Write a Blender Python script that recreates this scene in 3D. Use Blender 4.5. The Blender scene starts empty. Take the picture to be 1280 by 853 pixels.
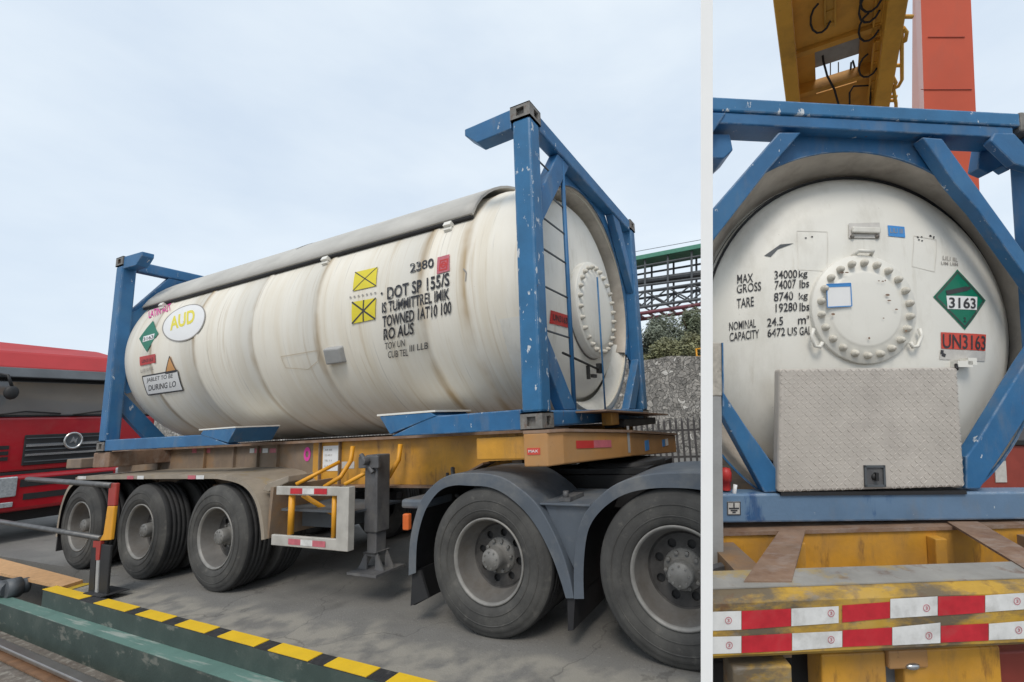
import bpy, bmesh, math, random
import numpy as np
from mathutils import Vector, Matrix
random.seed(7)
sc = bpy.context.scene
col = sc.collection
R_ = math.radians
# ------------------------------------------------------------------ camera, sky, sun, exposure
CR = Matrix(((0.9142167, 0.4011806, -0.0571126), (-0.1117610, 0.1141496, -0.9871572), (-0.3895090, 0.9088586, 0.1491938)))
CC = Vector((1.5440, -2.6803, 1.4313))
F, PX, PY = 561.25, 740.0, 439.04
cd = bpy.data.cameras.new('camera'); cam = bpy.data.objects.new('camera', cd); col.objects.link(cam)
cd.sensor_width = 36; cd.lens = F / 1280 * 36
cd.shift_x = -(PX - 640) / 1280; cd.shift_y = (PY - 426.5) / 1280
cd.clip_start = .05; cd.clip_end = 3000
rows = [CR[0], -CR[1], -CR[2]]
cam.matrix_world = Matrix.Translation(CC) @ Matrix(rows).transposed().to_4x4()
sc.camera = cam

SUN_EL, SUN_AZ = 50.0, 160.0      # azimuth: direction the light comes from, degrees clockwise from +Y
w = bpy.data.worlds.new("World"); sc.world = w; w.use_nodes = True
nt = w.node_tree; N = nt.nodes; L = nt.links
for n in list(N): N.remove(n)
out = N.new('ShaderNodeOutputWorld'); bg = N.new('ShaderNodeBackground'); bg.inputs[1].default_value = .1
sky = N.new('ShaderNodeTexSky'); sky.sky_type = 'NISHITA'; sky.sun_disc = False
sky.sun_elevation = R_(SUN_EL); sky.sun_rotation = R_(SUN_AZ); sky.dust_density = 3; sky.air_density = 1.2
tc = N.new('ShaderNodeTexCoord'); mp = N.new('ShaderNodeMapping'); mp.inputs['Scale'].default_value = (1, 1, 2.6)
n1 = N.new('ShaderNodeTexNoise'); n1.inputs['Scale'].default_value = 1.7; n1.inputs['Detail'].default_value = 5; n1.inputs['Roughness'].default_value = .55
cr = N.new('ShaderNodeValToRGB'); cr.color_ramp.elements[0].position = .33; cr.color_ramp.elements[1].position = .68
cr.color_ramp.elements[0].color = (6.3, 7.3, 8.5, 1); cr.color_ramp.elements[1].color = (7.9, 8.7, 9.4, 1)
mx = N.new('ShaderNodeMixRGB'); mx.inputs[0].default_value = .86
L.new(tc.outputs['Generated'], mp.inputs[0]); L.new(mp.outputs[0], n1.inputs['Vector']); L.new(n1.outputs['Fac'], cr.inputs[0])
L.new(sky.outputs[0], mx.inputs[1]); L.new(cr.outputs[0], mx.inputs[2]); L.new(mx.outputs[0], bg.inputs[0]); L.new(bg.outputs[0], out.inputs[0])
sd = bpy.data.lights.new('sun', 'SUN'); sd.energy = 1.5; sd.angle = R_(20); sd.color = (1, .93, .83)
so = bpy.data.objects.new('sun', sd); col.objects.link(so)
az, el = R_(SUN_AZ), R_(SUN_EL)
so.rotation_euler = Vector((math.sin(az) * math.cos(el), math.cos(az) * math.cos(el), math.sin(el))).to_track_quat('Z', 'Y').to_euler()
so.location = (0, 0, 20)
vs = sc.view_settings; vs.view_transform = 'Standard'; vs.look = 'None'; vs.exposure = 0.22; vs.gamma = 1; vs.use_curve_mapping = False

# ------------------------------------------------------------------ frames of reference
def ray(x, y): return CR.transposed() @ Vector(((x - PX) / F, (y - PY) / F, 1))
class Ctx:
    """a local frame (M = local to world) and the divider plane its things are cut at"""
    def __init__(s, M, cutx, keep_left):
        s.M = M; s.I = M.inverted()
        n = ray(cutx, 0).cross(ray(cutx, 853)).normalized()
        if (ray(cutx - 50, 400).dot(n) > 0) == keep_left: n = -n     # n points to the side cut away
        R3 = s.I.to_3x3()
        s.cp = s.I @ CC; s.cn = (R3 @ n).normalized(); s.R3 = R3
    def at(s, x, y, axis, val):
        o = s.cp; d = s.R3 @ ray(x, y)
        t = (val - o[axis]) / d[axis]
        return o + d * t
LC = Ctx(Matrix.Identity(4), 881, True)
RR = Matrix(((0.997, -0.069, 0.020), (0.025, 0.078, -0.997), (0.067, 0.995, 0.079)))   # columns: lateral, depth, up in camera axes
rx = Vector(RR.col[0]).normalized(); rz = (Vector(RR.col[2]) - rx * rx.dot(Vector(RR.col[2]))).normalized(); ry = rz.cross(rx)
def cam_frame(ex, ey, ez, T):
    B = Matrix((ex, ey, ez)).transposed()
    Wm = CR.transposed() @ B
    return Matrix.Translation(CC + CR.transposed() @ Vector(T)) @ Wm.to_4x4()
MR = cam_frame(rx, ry, rz, (1.654, 1.0, 2.636)) @ Matrix.Rotation(R_(-.6), 4, 'Y')
RC = Ctx(MR, 886, False)
TC = Ctx(MR @ Matrix.Rotation(R_(-.7), 4, 'Y'), 886, False)
GZ = 1.38                         # height of the left container floor above the yard
G = -.65                          # level of the lower yard on the right

# ------------------------------------------------------------------ materials
def lin(r, g, b):
    f = lambda c: (c / 255 / 12.92) if c / 255 <= .04045 else ((c / 255 + .055) / 1.055) ** 2.4
    return (f(r), f(g), f(b), 1)
def C4(c): return tuple(c) + (1,) if len(c) == 3 else tuple(c)
def mat(name, base, rough=.6, metal=0, var=.15, vscale=6, layers=(), bump=0, bscale=60, vec=(1, 1, 1), coat=0, wear=0, wearcol=(.6, .6, .58)):
    """layers: (colour, noise scale, lo, hi, stretch vector, opacity)"""
    m = bpy.data.materials.new(name); m.use_nodes = True
    t = m.node_tree; N = t.nodes; L = t.links; b = N['Principled BSDF']
    b.inputs['Roughness'].default_value = rough; b.inputs['Metallic'].default_value = metal
    if coat: b.inputs['Coat Weight'].default_value = coat
    tc = N.new('ShaderNodeTexCoord')
    def noise(scale, v=(1, 1, 1), det=6, ro=.6):
        mp = N.new('ShaderNodeMapping'); mp.inputs['Scale'].default_value = v
        L.new(tc.outputs['Object'], mp.inputs[0])
        n = N.new('ShaderNodeTexNoise'); n.inputs['Scale'].default_value = scale; n.inputs['Detail'].default_value = det; n.inputs['Roughness'].default_value = ro
        L.new(mp.outputs[0], n.inputs['Vector']); return n.outputs['Fac']
    c = C4(base)
    mxr = N.new('ShaderNodeMixRGB'); mxr.blend_type = 'MIX'
    mxr.inputs[1].default_value = tuple(x * (1 - var) for x in c[:3]) + (1,)
    mxr.inputs[2].default_value = tuple(min(1, x * (1 + var)) for x in c[:3]) + (1,)
    st = N.new('ShaderNodeMapRange'); st.inputs[1].default_value = .3; st.inputs[2].default_value = .7
    L.new(noise(vscale, vec), st.inputs[0]); L.new(st.outputs[0], mxr.inputs[0])
    cur = mxr.outputs[0]
    for (lc, ls, lo, hi, lv, op) in layers:
        mr = N.new('ShaderNodeMapRange'); mr.inputs[1].default_value = lo; mr.inputs[2].default_value = hi; mr.inputs[4].default_value = op
        L.new(noise(ls, lv, 8, .65), mr.inputs[0])
        mm = N.new('ShaderNodeMixRGB'); mm.inputs[2].default_value = C4(lc)
        L.new(mr.outputs[0], mm.inputs[0]); L.new(cur, mm.inputs[1]); cur = mm.outputs[0]
    if wear:      # worn edges, by real edge curvature
        bv = N.new('ShaderNodeBevel'); bv.samples = 4; bv.inputs[0].default_value = .012
        ge = N.new('ShaderNodeNewGeometry'); dp = N.new('ShaderNodeVectorMath'); dp.operation = 'DOT_PRODUCT'
        L.new(bv.outputs[0], dp.inputs[0]); L.new(ge.outputs['Normal'], dp.inputs[1])
        mr = N.new('ShaderNodeMapRange'); mr.inputs[1].default_value = .995; mr.inputs[2].default_value = .85; mr.inputs[3].default_value = 0; mr.inputs[4].default_value = 1
        L.new(dp.outputs['Value'], mr.inputs[0])
        mr2 = N.new('ShaderNodeMapRange'); mr2.inputs[1].default_value = .45; mr2.inputs[2].default_value = .6; mr2.inputs[4].default_value = wear
        L.new(noise(9), mr2.inputs[0])
        mu = N.new('ShaderNodeMath'); mu.operation = 'MULTIPLY'; L.new(mr.outputs[0], mu.inputs[0]); L.new(mr2.outputs[0], mu.inputs[1])
        mm = N.new('ShaderNodeMixRGB'); mm.inputs[2].default_value = C4(wearcol)
        L.new(mu.outputs[0], mm.inputs[0]); L.new(cur, mm.inputs[1]); cur = mm.outputs[0]
    L.new(cur, b.inputs['Base Color'])
    if bump:
        bp = N.new('ShaderNodeBump'); bp.inputs['Strength'].default_value = bump; bp.inputs['Distance'].default_value = .01
        L.new(noise(bscale), bp.inputs['Height']); L.new(bp.outputs[0], b.inputs['Normal'])
    return m
WHT = (.62, .6, .56)
DUST = (.22, .2, .17); RUST = (.13, .055, .025)
M = {}
M['blue'] = mat('blue_paint', (.022, .125, .285), .5, var=.18, vscale=3, layers=[((.05, .17, .32), 2, .5, .7, (1, 1, 1), .6), (DUST, 5, .54, .78, (1, 1, .3), .45), ((.6, .63, .65), 15, .665, .68, (1, 1, .55), .9), (RUST, 9, .655, .70, (1.6, 1.6, .35), .75)], bump=.12, bscale=40, wear=.6)
M['bluechip'] = mat('chipped_blue_paint', (.024, .14, .30), .45, var=.2, vscale=3, layers=[((.6, .63, .65), 15, .605, .62, (1, 1, .5), .9), (RUST, 14, .66, .69, (1, 1, .6), .8), (DUST, 4, .6, .8, (1, 1, .3), .3)], bump=.12, bscale=40, wear=.8)
M['bluesheen'] = mat('worn_blue_sheen_paint', (.12, .2, .31), .5, var=.15, vscale=3, layers=[((.012, .07, .2), 1.7, .56, .6, (1, 1, .3), .85), ((.6, .63, .65), 15, .66, .68, (1, 1, .7), .9), (DUST, 5, .52, .75, (1, 1, .4), .5), (RUST, 13, .68, .71, (1, 1, .3), .7)], bump=.12, bscale=40, wear=.9, wearcol=(.65, .66, .66))  # worn blue paint, with a grey sky sheen painted into the base
M['bolt'] = mat('greyed_bolt_paint', (.58, .55, .48), .55, var=.15, vscale=20, layers=[(RUST, 25, .6, .72, (1, 1, 1), .5)])
M['cast'] = mat('bare_casting', (.2, .19, .175), .65, .2, var=.3, vscale=18, layers=[(RUST, 20, .52, .7, (1, 1, 1), .7)], bump=.3, bscale=60)
M['tank'] = mat('cream_tank_cladding', (.79, .752, .668), .5, var=.04, vscale=1.4, layers=[((.64, .55, .4), 2.2, .46, .76, (2.2, .25, .25), .6), ((.44, .31, .15), 9, .575, .72, (1.6, .05, .05), .55), ((.22, .21, .19), 16, .60, .72, (2, .05, .05), .5), ((.25, .2, .15), 38, .70, .73, (1, 1, 1), .5)], bump=.03, bscale=3)
SEAMS = (-5.35, -4.45, -3.4, -2.42, -1.12, -.68)
def seam_stains(m):
    t = m.node_tree; N = t.nodes; L = t.links; b = N['Principled BSDF']; cur = b.inputs['Base Color'].links[0].from_socket
    tc = N.new('ShaderNodeTexCoord'); sp = N.new('ShaderNodeSeparateXYZ'); L.new(tc.outputs['Object'], sp.inputs[0])
    nz = N.new('ShaderNodeTexNoise'); nz.inputs['Scale'].default_value = 3; nz.inputs['Detail'].default_value = 6; mp = N.new('ShaderNodeMapping'); mp.inputs['Scale'].default_value = (3, .5, .5)
    L.new(tc.outputs['Object'], mp.inputs[0]); L.new(mp.outputs[0], nz.inputs['Vector'])
    wob = N.new('ShaderNodeMath'); wob.operation = 'MULTIPLY_ADD'; wob.inputs[1].default_value = .12; L.new(nz.outputs['Fac'], wob.inputs[0]); L.new(sp.outputs['X'], wob.inputs[2])
    acc = None
    for xs in SEAMS:
        d = N.new('ShaderNodeMath'); d.operation = 'SUBTRACT'; d.inputs[1].default_value = xs + .02; L.new(wob.outputs[0], d.inputs[0])
        ab = N.new('ShaderNodeMath'); ab.operation = 'ABSOLUTE'; L.new(d.outputs[0], ab.inputs[0])
        mr = N.new('ShaderNodeMapRange'); mr.interpolation_type = 'SMOOTHSTEP'; mr.inputs[1].default_value = .075; mr.inputs[2].default_value = .0; L.new(ab.outputs[0], mr.inputs[0])
        if acc is None: acc = mr.outputs[0]
        else:
            ad = N.new('ShaderNodeMath'); ad.operation = 'MAXIMUM'; L.new(acc, ad.inputs[0]); L.new(mr.outputs[0], ad.inputs[1]); acc = ad.outputs[0]
    n2 = N.new('ShaderNodeTexNoise'); n2.inputs['Scale'].default_value = 1.3; n2.inputs['Detail'].default_value = 4; L.new(tc.outputs['Object'], n2.inputs['Vector'])
    m2 = N.new('ShaderNodeMapRange'); m2.inputs[1].default_value = .36; m2.inputs[2].default_value = .56; m2.inputs[4].default_value = .85; L.new(n2.outputs['Fac'], m2.inputs[0])
    mu = N.new('ShaderNodeMath'); mu.operation = 'MULTIPLY'; L.new(acc, mu.inputs[0]); L.new(m2.outputs[0], mu.inputs[1])
    mm = N.new('ShaderNodeMixRGB'); mm.inputs[2].default_value = (.42, .29, .14, 1); L.new(mu.outputs[0], mm.inputs[0]); L.new(cur, mm.inputs[1]); L.new(mm.outputs[0], b.inputs['Base Color'])
seam_stains(M['tank'])
M['dish'] = mat('white_tank_end', (.76, .74, .68), .42, var=.05, vscale=1.2, layers=[((.5, .47, .4), 3.5, .52, .78, (1.2, 1.2, .5), .6), ((.24, .2, .15), 34, .70, .73, (1, 1, .7), .7), ((.42, .37, .27), 9, .6, .78, (1, 1, .12), .5)], bump=.05, bscale=3)
M['skirt'] = mat('grey_skirt_steel', (.5, .45, .39), .55, var=.15, layers=[((.2, .15, .12), 4, .5, .75, (1, 1, 1), .6)])
M['shade'] = mat('grey_sunshade', (.47, .455, .42), .65, 0, var=.12, vscale=2, layers=[(DUST, 3, .5, .8, (.4, 1, 1), .4)], bump=.08, bscale=30)
M['rubber'] = mat('black_rubber_seal', (.018, .018, .02), .7)
M['black'] = mat('black_steel', (.015, .015, .016), .6, var=.3)
M['ink'] = mat('black_lettering', (.025, .025, .03), .6, var=.5, vscale=30, layers=[((.5, .49, .45), 26, .585, .63, (1, 1, 1), .85)])
M['inkl'] = mat('thin_black_marking', (.04, .04, .045), .6)
M['faintink'] = mat('faded_marking', (.30, .28, .26), .6)
M['yellow'] = mat('yellow_chassis_paint', (.58, .285, .03), .5, var=.2, vscale=4, layers=[((.33, .19, .085), 2.6, .42, .72, (1, 1, 1), .6), (RUST, 9, .56, .70, (1.5, 1.5, .4), .75), ((.1, .09, .08), 6, .53, .74, (1, 1, .3), .55)], bump=.1, bscale=50, wear=.5, wearcol=(.12, .08, .05))
M['peach'] = mat('faded_orange_beam_paint', (.46, .23, .075), .5, var=.14, vscale=3, layers=[((.38, .25, .14), 2.4, .4, .7, (1, 1, 1), .5), (RUST, 15, .64, .72, (1, 1, 1), .5)], bump=.1, bscale=50, wear=.4, wearcol=(.14, .09, .06))
M['dirtyy'] = mat('dusty_chassis_web', (.23, .17, .12), .7, var=.25, vscale=3, layers=[((.34, .17, .05), 2.2, .5, .68, (1, 1, 1), .6), ((.12, .1, .1), 5, .5, .75, (1, 1, .4), .6)], bump=.15, bscale=40)
M['rustplate'] = mat('rusty_flat_steel', (.24, .155, .105), .75, var=.25, vscale=5, layers=[(RUST, 6, .45, .7, (1, 1, 1), .6), ((.3, .25, .22), 9, .5, .7, (1, 2, 1), .6)], bump=.2, bscale=50)
M['bumpy'] = mat('scuffed_yellow_bumper', (.47, .28, .035), .55, var=.25, vscale=4, layers=[((.085, .08, .075), 4, .46, .57, (.6, 1, 1.5), .85), ((.22, .2, .18), 13, .55, .66, (.5, 1, 1.5), .6), (RUST, 8, .56, .66, (1, 1, 1), .7), ((.3, .26, .18), 2, .5, .75, (1, 1, 1), .5)], bump=.15, bscale=40)
M['bumptop'] = mat('worn_grey_bumper_top', (.28, .27, .25), .65, var=.2, vscale=5, layers=[((.4, .27, .06), 4, .55, .65, (1, 1, 1), .7), (RUST, 9, .56, .7, (1, 1, 1), .6)])
M['fendert'] = mat('dusty_trailer_fender', (.30, .255, .2), .65, 0, var=.18, vscale=4, layers=[((.36, .26, .1), 6, .58, .66, (1, 1, 1), .6), ((.16, .13, .11), 3, .5, .75, (1, 1, 1), .5)], bump=.1)
M['fender'] = mat('grey_plastic_fender', (.088, .105, .128), .5, var=.15, vscale=3, layers=[((.24, .235, .22), 3.5, .47, .74, (1, 1, 1), .6), ((.06, .06, .065), 8, .6, .75, (1, 1, .4), .5)], bump=.08, bscale=80)
M['tyre'] = mat('dusty_tyre_rubber', (.052, .051, .049), .85, var=.2, vscale=5, layers=[((.13, .126, .115), 3, .45, .72, (1, 1, 1), .6), ((.17, .16, .14), 11, .58, .7, (1, 1, 1), .4)], bump=.2, bscale=90)
M['treadrub'] = mat('black_tyre_tread', (.028, .028, .029), .85, var=.25, vscale=6, layers=[((.09, .085, .08), 4, .55, .8, (1, 1, 1), .4)], bump=.3, bscale=70)
M['rim'] = mat('grey_dusty_rim', (.135, .128, .12), .65, .1, var=.2, vscale=6, layers=[((.09, .075, .06), 5, .5, .7, (1, 1, 1), .6)], bump=.15, bscale=60)
M['rimdark'] = mat('greasy_black_rim_disc', (.055, .052, .05), .7, .1, var=.4, vscale=10, layers=[((.14, .13, .12), 7, .55, .72, (1, 1, 1), .6)])
M['rimlip'] = mat('rim_lip_highlight', (.235, .228, .215), .55, .2, var=.2, vscale=12)  # lighter colour paints an edge highlight onto the rim lip
M['hub'] = mat('greasy_hub', (.2, .195, .185), .6, .2, var=.25, vscale=14)
M['alu'] = mat('dull_aluminium_guard', (.5, .48, .44), .5, .2, var=.14, vscale=8, layers=[(DUST, 5, .5, .8, (1, 1, 1), .5)], bump=.1)
M['tapered'] = mat('red_reflective_tape', (.52, .022, .035), .4, var=.2, vscale=14, layers=[((.2, .09, .075), 7, .52, .74, (1, 1, 1), .6)])
M['tapefaded'] = mat('faded_pink_tape', (.5, .13, .16), .45, var=.15, vscale=20)
M['tapewhite'] = mat('white_reflective_tape', (.70, .70, .69), .4, var=.08, vscale=20, layers=[(DUST, 7, .5, .75, (1, 1, 1), .55)])
M['leg'] = mat('grey_landing_leg', (.12, .12, .125), .6, .3, var=.25, vscale=8, layers=[((.25, .24, .22), 6, .5, .7, (1, 1, .5), .6)], bump=.15)
M['green'] = mat('green_placard', (.0, .16, .09), .45, var=.1)
M['signw'] = mat('white_sticker', (.78, .78, .78), .45, var=.03)
M['signgrey'] = mat('weathered_sticker', (.52, .5, .47), .55, var=.12, vscale=20)
M['signr'] = mat('red_sticker', (.5, .035, .03), .45, var=.12)
M['signr2'] = mat('bright_red_sticker', (.58, .075, .05), .45, var=.08)
M['signy'] = mat('yellow_sticker', (.72, .6, .02), .45, var=.06)
M['signb'] = mat('blue_sticker', (.05, .25, .6), .45, var=.05)
M['signo'] = mat('orange_sticker', (.6, .3, .1), .45, var=.1)
M['faintpatch'] = mat('faint_patch_edge', (.55, .47, .36), .6)
M['faintedge'] = mat('faint_sticker_edge', (.69, .665, .61), .5)
M['pink'] = mat('pink_handwriting', (.7, .06, .35), .6, var=.1)
M['ylw'] = mat('yellow_lettering', (.75, .65, .05), .5, var=.05)
M['red'] = mat('red_cab_paint', (.36, .008, .016), .28, var=.08, vscale=2, layers=[((.3, .07, .06), 3, .5, .8, (1, 1, 1), .4)], coat=.3)
M['redroof'] = mat('faded_red_roof_paint', (.43, .03, .032), .5, var=.1, vscale=2)
M['glass'] = mat('windscreen_glass', (.12, .125, .13), .05, var=.12, vscale=1.2, coat=1)  # grey base carries the sky reflected in the windscreen
M['chrome'] = mat('chrome', (.55, .55, .55), .25, .9, var=.05)
M['lamp'] = mat('headlamp_lens', (.5, .53, .55), .12, .3, var=.3, vscale=30, coat=1)
M['barr'] = mat('red_post_paint', (.35, .035, .025), .5, var=.2, layers=[(RUST, 12, .55, .7, (1, 1, 1), .6)])
M['bary'] = mat('yellow_post_paint', (.72, .33, .02), .45, var=.12, layers=[(RUST, 12, .62, .72, (1, 1, 1), .6)])
M['barm'] = mat('grey_barrier_tube', (.13, .13, .13), .45, .5, var=.3, vscale=10)
M['kerbg'] = mat('dark_green_kerb_paint', (.042, .064, .056), .65, var=.2, vscale=3, layers=[((.22, .22, .19), 9, .575, .65, (.5, 1, 1), .6), ((.09, .1, .085), 3, .5, .8, (1, 1, 1), .6)], bump=.25, bscale=40)
M['kerbt'] = mat('light_green_kerb_paint', (.12, .22, .19), .55, var=.2, vscale=4, layers=[((.36, .4, .36), 6, .53, .62, (.25, 2.5, 1), .8), ((.06, .1, .08), 4, .5, .8, (1, 1, 1), .5)], bump=.2, bscale=40)
M['kerbblack'] = mat('black_kerb_paint', (.025, .025, .027), .7, var=.4, vscale=20, layers=[((.16, .15, .14), 22, .58, .7, (1, 1, 1), .6)], bump=.3, bscale=70)
M['kerby'] = mat('yellow_kerb_paint', (.78, .5, .02), .5, var=.07, vscale=8, layers=[((.3, .22, .08), 16, .63, .72, (1, 1, 1), .5)], bump=.15, bscale=60)
M['asphalt'] = mat('yard_concrete', (.185, .179, .167), .85, var=.12, vscale=1.2, layers=[((.10, .095, .09), .9, .5, .75, (1, 1.6, 1), .45), ((.24, .23, .205), 1.6, .52, .75, (.5, 2, 1), .65), ((.33, .315, .29), 34, .58, .70, (1, 1, 1), .5), ((.08, .075, .07), 55, .58, .68, (1, 1, 1), .6)], bump=.45, bscale=70)
M['pale'] = mat('pale_concrete_strip', (.27, .25, .215), .85, var=.2, vscale=3, layers=[((.15, .145, .135), 3, .46, .66, (1, 1, 1), .8)], bump=.3, bscale=60)
M['bed'] = mat('track_bed_concrete', (.15, .13, .11), .9, var=.3, vscale=9, layers=[((.33, .31, .27), 14, .52, .62, (1, 1, 1), .6), ((.09, .055, .035), 3, .5, .7, (1, 1, 1), .6)], bump=.6, bscale=30)
M['rail'] = mat('worn_rail_steel', (.33, .31, .29), .3, .8, var=.15, vscale=5)
M['railside'] = mat('rusty_rail_side', (.17, .09, .045), .8, var=.3, vscale=8)
M['board'] = mat('faded_orange_board', (.56, .33, .16), .75, var=.12, vscale=14, layers=[((.4, .24, .12), 20, .5, .7, (.4, 1, 1), .5)], bump=.25, bscale=60)
M['boarde'] = mat('board_yellow_edge', (.5, .34, .03), .7, var=.2)
M['pipe'] = mat('grey_pipe', (.10, .11, .12), .55, .2, var=.25, vscale=10)
M['white'] = mat('white_divider_paint', (.965, .965, .96), .7, var=.015)
M['stone'] = None
M['conc'] = mat('grey_cladding', (.33, .33, .325), .8, var=.12, vscale=6, bump=.15)
M['beige'] = mat('beige_stone', (.5, .46, .4), .85, var=.35, vscale=12, layers=[((.2, .17, .14), 16, .55, .65, (1, 1, 1), .6)], bump=.6, bscale=24)
M['gird'] = mat('yellow_crane_paint', (.68, .35, .045), .5, var=.14, vscale=.8, layers=[((.22, .13, .03), 1, .45, .75, (1, 1, 1), .6), ((.12, .07, .03), 5, .64, .76, (1, 1, 1), .5)], bump=.05)
M['gird2'] = mat('ochre_crane_inside', (.66, .32, .045), .55, var=.18, vscale=.7, layers=[((.13, .075, .02), .9, .48, .75, (1, 1, 1), .6)])
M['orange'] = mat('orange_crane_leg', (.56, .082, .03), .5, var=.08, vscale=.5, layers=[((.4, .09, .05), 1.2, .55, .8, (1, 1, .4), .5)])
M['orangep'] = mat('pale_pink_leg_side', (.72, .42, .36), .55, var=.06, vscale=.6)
M['pgreen'] = mat('green_pipe_paint', (.07, .25, .175), .5, var=.12)
M['pgrey'] = mat('grey_bridge_steel', (.09, .1, .11), .6, var=.25, vscale=2)
M['pred'] = mat('maroon_bridge_steel', (.17, .05, .065), .6, var=.25, vscale=2)
M['picket'] = mat('dark_fence_steel', (.06, .055, .055), .6, var=.3)
M['plinth'] = mat('pale_plinth', (.5, .49, .46), .8, var=.3, vscale=9, bump=.2)
M['bark'] = mat('tree_bark', (.1, .075, .05), .9, var=.3)
M['leaf'] = mat('dark_tree_leaves', (.16, .185, .12), .6, var=.5, vscale=1.1)
M['leaf2'] = mat('olive_tree_leaves', (.22, .225, .12), .6, var=.5, vscale=1.3)
M['leaf3'] = mat('blue_green_leaves', (.18, .205, .155), .6, var=.45, vscale=1.1)
M['soil'] = mat('hillside_soil', (.12, .11, .08), .95, var=.3)
M['redbody'] = mat('brick_red_steel', (.27, .045, .03), .5, var=.12)
M['tread'] = mat('tread_plate_aluminium', (.49, .45, .405), .5, 0, var=.12, vscale=3, layers=[((.27, .24, .22), 3.2, .5, .75, (1, 1, 1), .55), ((.15, .12, .1), 5, .64, .8, (1, 1, 1), .5)], bump=.1)
def yard_mat():
    m = M['asphalt'].copy(); m.name = 'yard_surface'; t = m.node_tree; N = t.nodes; L = t.links; b = N['Principled BSDF']
    src = b.inputs['Base Color'].links[0].from_socket
    tc = N.new('ShaderNodeTexCoord'); sp = N.new('ShaderNodeSeparateXYZ'); L.new(tc.outputs['Object'], sp.inputs[0])
    nz = N.new('ShaderNodeTexNoise'); nz.inputs['Scale'].default_value = 1.6; nz.inputs['Detail'].default_value = 7; L.new(tc.outputs['Object'], nz.inputs['Vector'])
    a = N.new('ShaderNodeMath'); a.operation = 'MULTIPLY_ADD'; a.inputs[1].default_value = -.75; L.new(nz.outputs['Fac'], a.inputs[0]); L.new(sp.outputs['Y'], a.inputs[2])
    mr = N.new('ShaderNodeMapRange'); mr.inputs[1].default_value = -.42; mr.inputs[2].default_value = -.55; mr.inputs[4].default_value = .85; L.new(a.outputs[0], mr.inputs[0])
    n2 = N.new('ShaderNodeTexNoise'); n2.inputs['Scale'].default_value = 5; n2.inputs['Detail'].default_value = 8; L.new(tc.outputs['Object'], n2.inputs['Vector'])
    m2 = N.new('ShaderNodeMapRange'); m2.inputs[1].default_value = .38; m2.inputs[2].default_value = .55; L.new(n2.outputs['Fac'], m2.inputs[0])
    mu = N.new('ShaderNodeMath'); mu.operation = 'MULTIPLY'; L.new(mr.outputs[0], mu.inputs[0]); L.new(m2.outputs[0], mu.inputs[1])
    mm = N.new('ShaderNodeMixRGB'); mm.inputs[2].default_value = (.31, .29, .25, 1); L.new(mu.outputs[0], mm.inputs[0]); L.new(src, mm.inputs[1])
    vr = N.new('ShaderNodeTexVoronoi'); vr.feature = 'DISTANCE_TO_EDGE'; vr.inputs['Scale'].default_value = .55
    n3 = N.new('ShaderNodeTexNoise'); n3.inputs['Scale'].default_value = 2.5; n3.inputs['Detail'].default_value = 6; L.new(tc.outputs['Object'], n3.inputs['Vector'])
    ad = N.new('ShaderNodeMixRGB'); ad.blend_type = 'ADD'; ad.inputs[0].default_value = .5; L.new(tc.outputs['Object'], ad.inputs[1]); L.new(n3.outputs['Color'], ad.inputs[2]); L.new(ad.outputs[0], vr.inputs['Vector'])
    cm = N.new('ShaderNodeMapRange'); cm.inputs[1].default_value = .0045; cm.inputs[2].default_value = .001; cm.inputs[4].default_value = .4; L.new(vr.outputs['Distance'], cm.inputs[0])
    m4 = N.new('ShaderNodeMixRGB'); m4.inputs[2].default_value = (.05, .047, .043, 1); L.new(cm.outputs[0], m4.inputs[0]); L.new(mm.outputs[0], m4.inputs[1])
    n5 = N.new('ShaderNodeTexNoise'); n5.inputs['Scale'].default_value = 1.1; n5.inputs['Detail'].default_value = 3; L.new(tc.outputs['Object'], n5.inputs['Vector'])
    m5 = N.new('ShaderNodeMapRange'); m5.inputs[1].default_value = .64; m5.inputs[2].default_value = .72; m5.inputs[4].default_value = .55; L.new(n5.outputs['Fac'], m5.inputs[0])
    m6 = N.new('ShaderNodeMixRGB'); m6.inputs[2].default_value = (.06, .057, .053, 1); L.new(m5.outputs[0], m6.inputs[0]); L.new(m4.outputs[0], m6.inputs[1]); L.new(m6.outputs[0], b.inputs['Base Color'])
    return m
M['yard'] = yard_mat()
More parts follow.
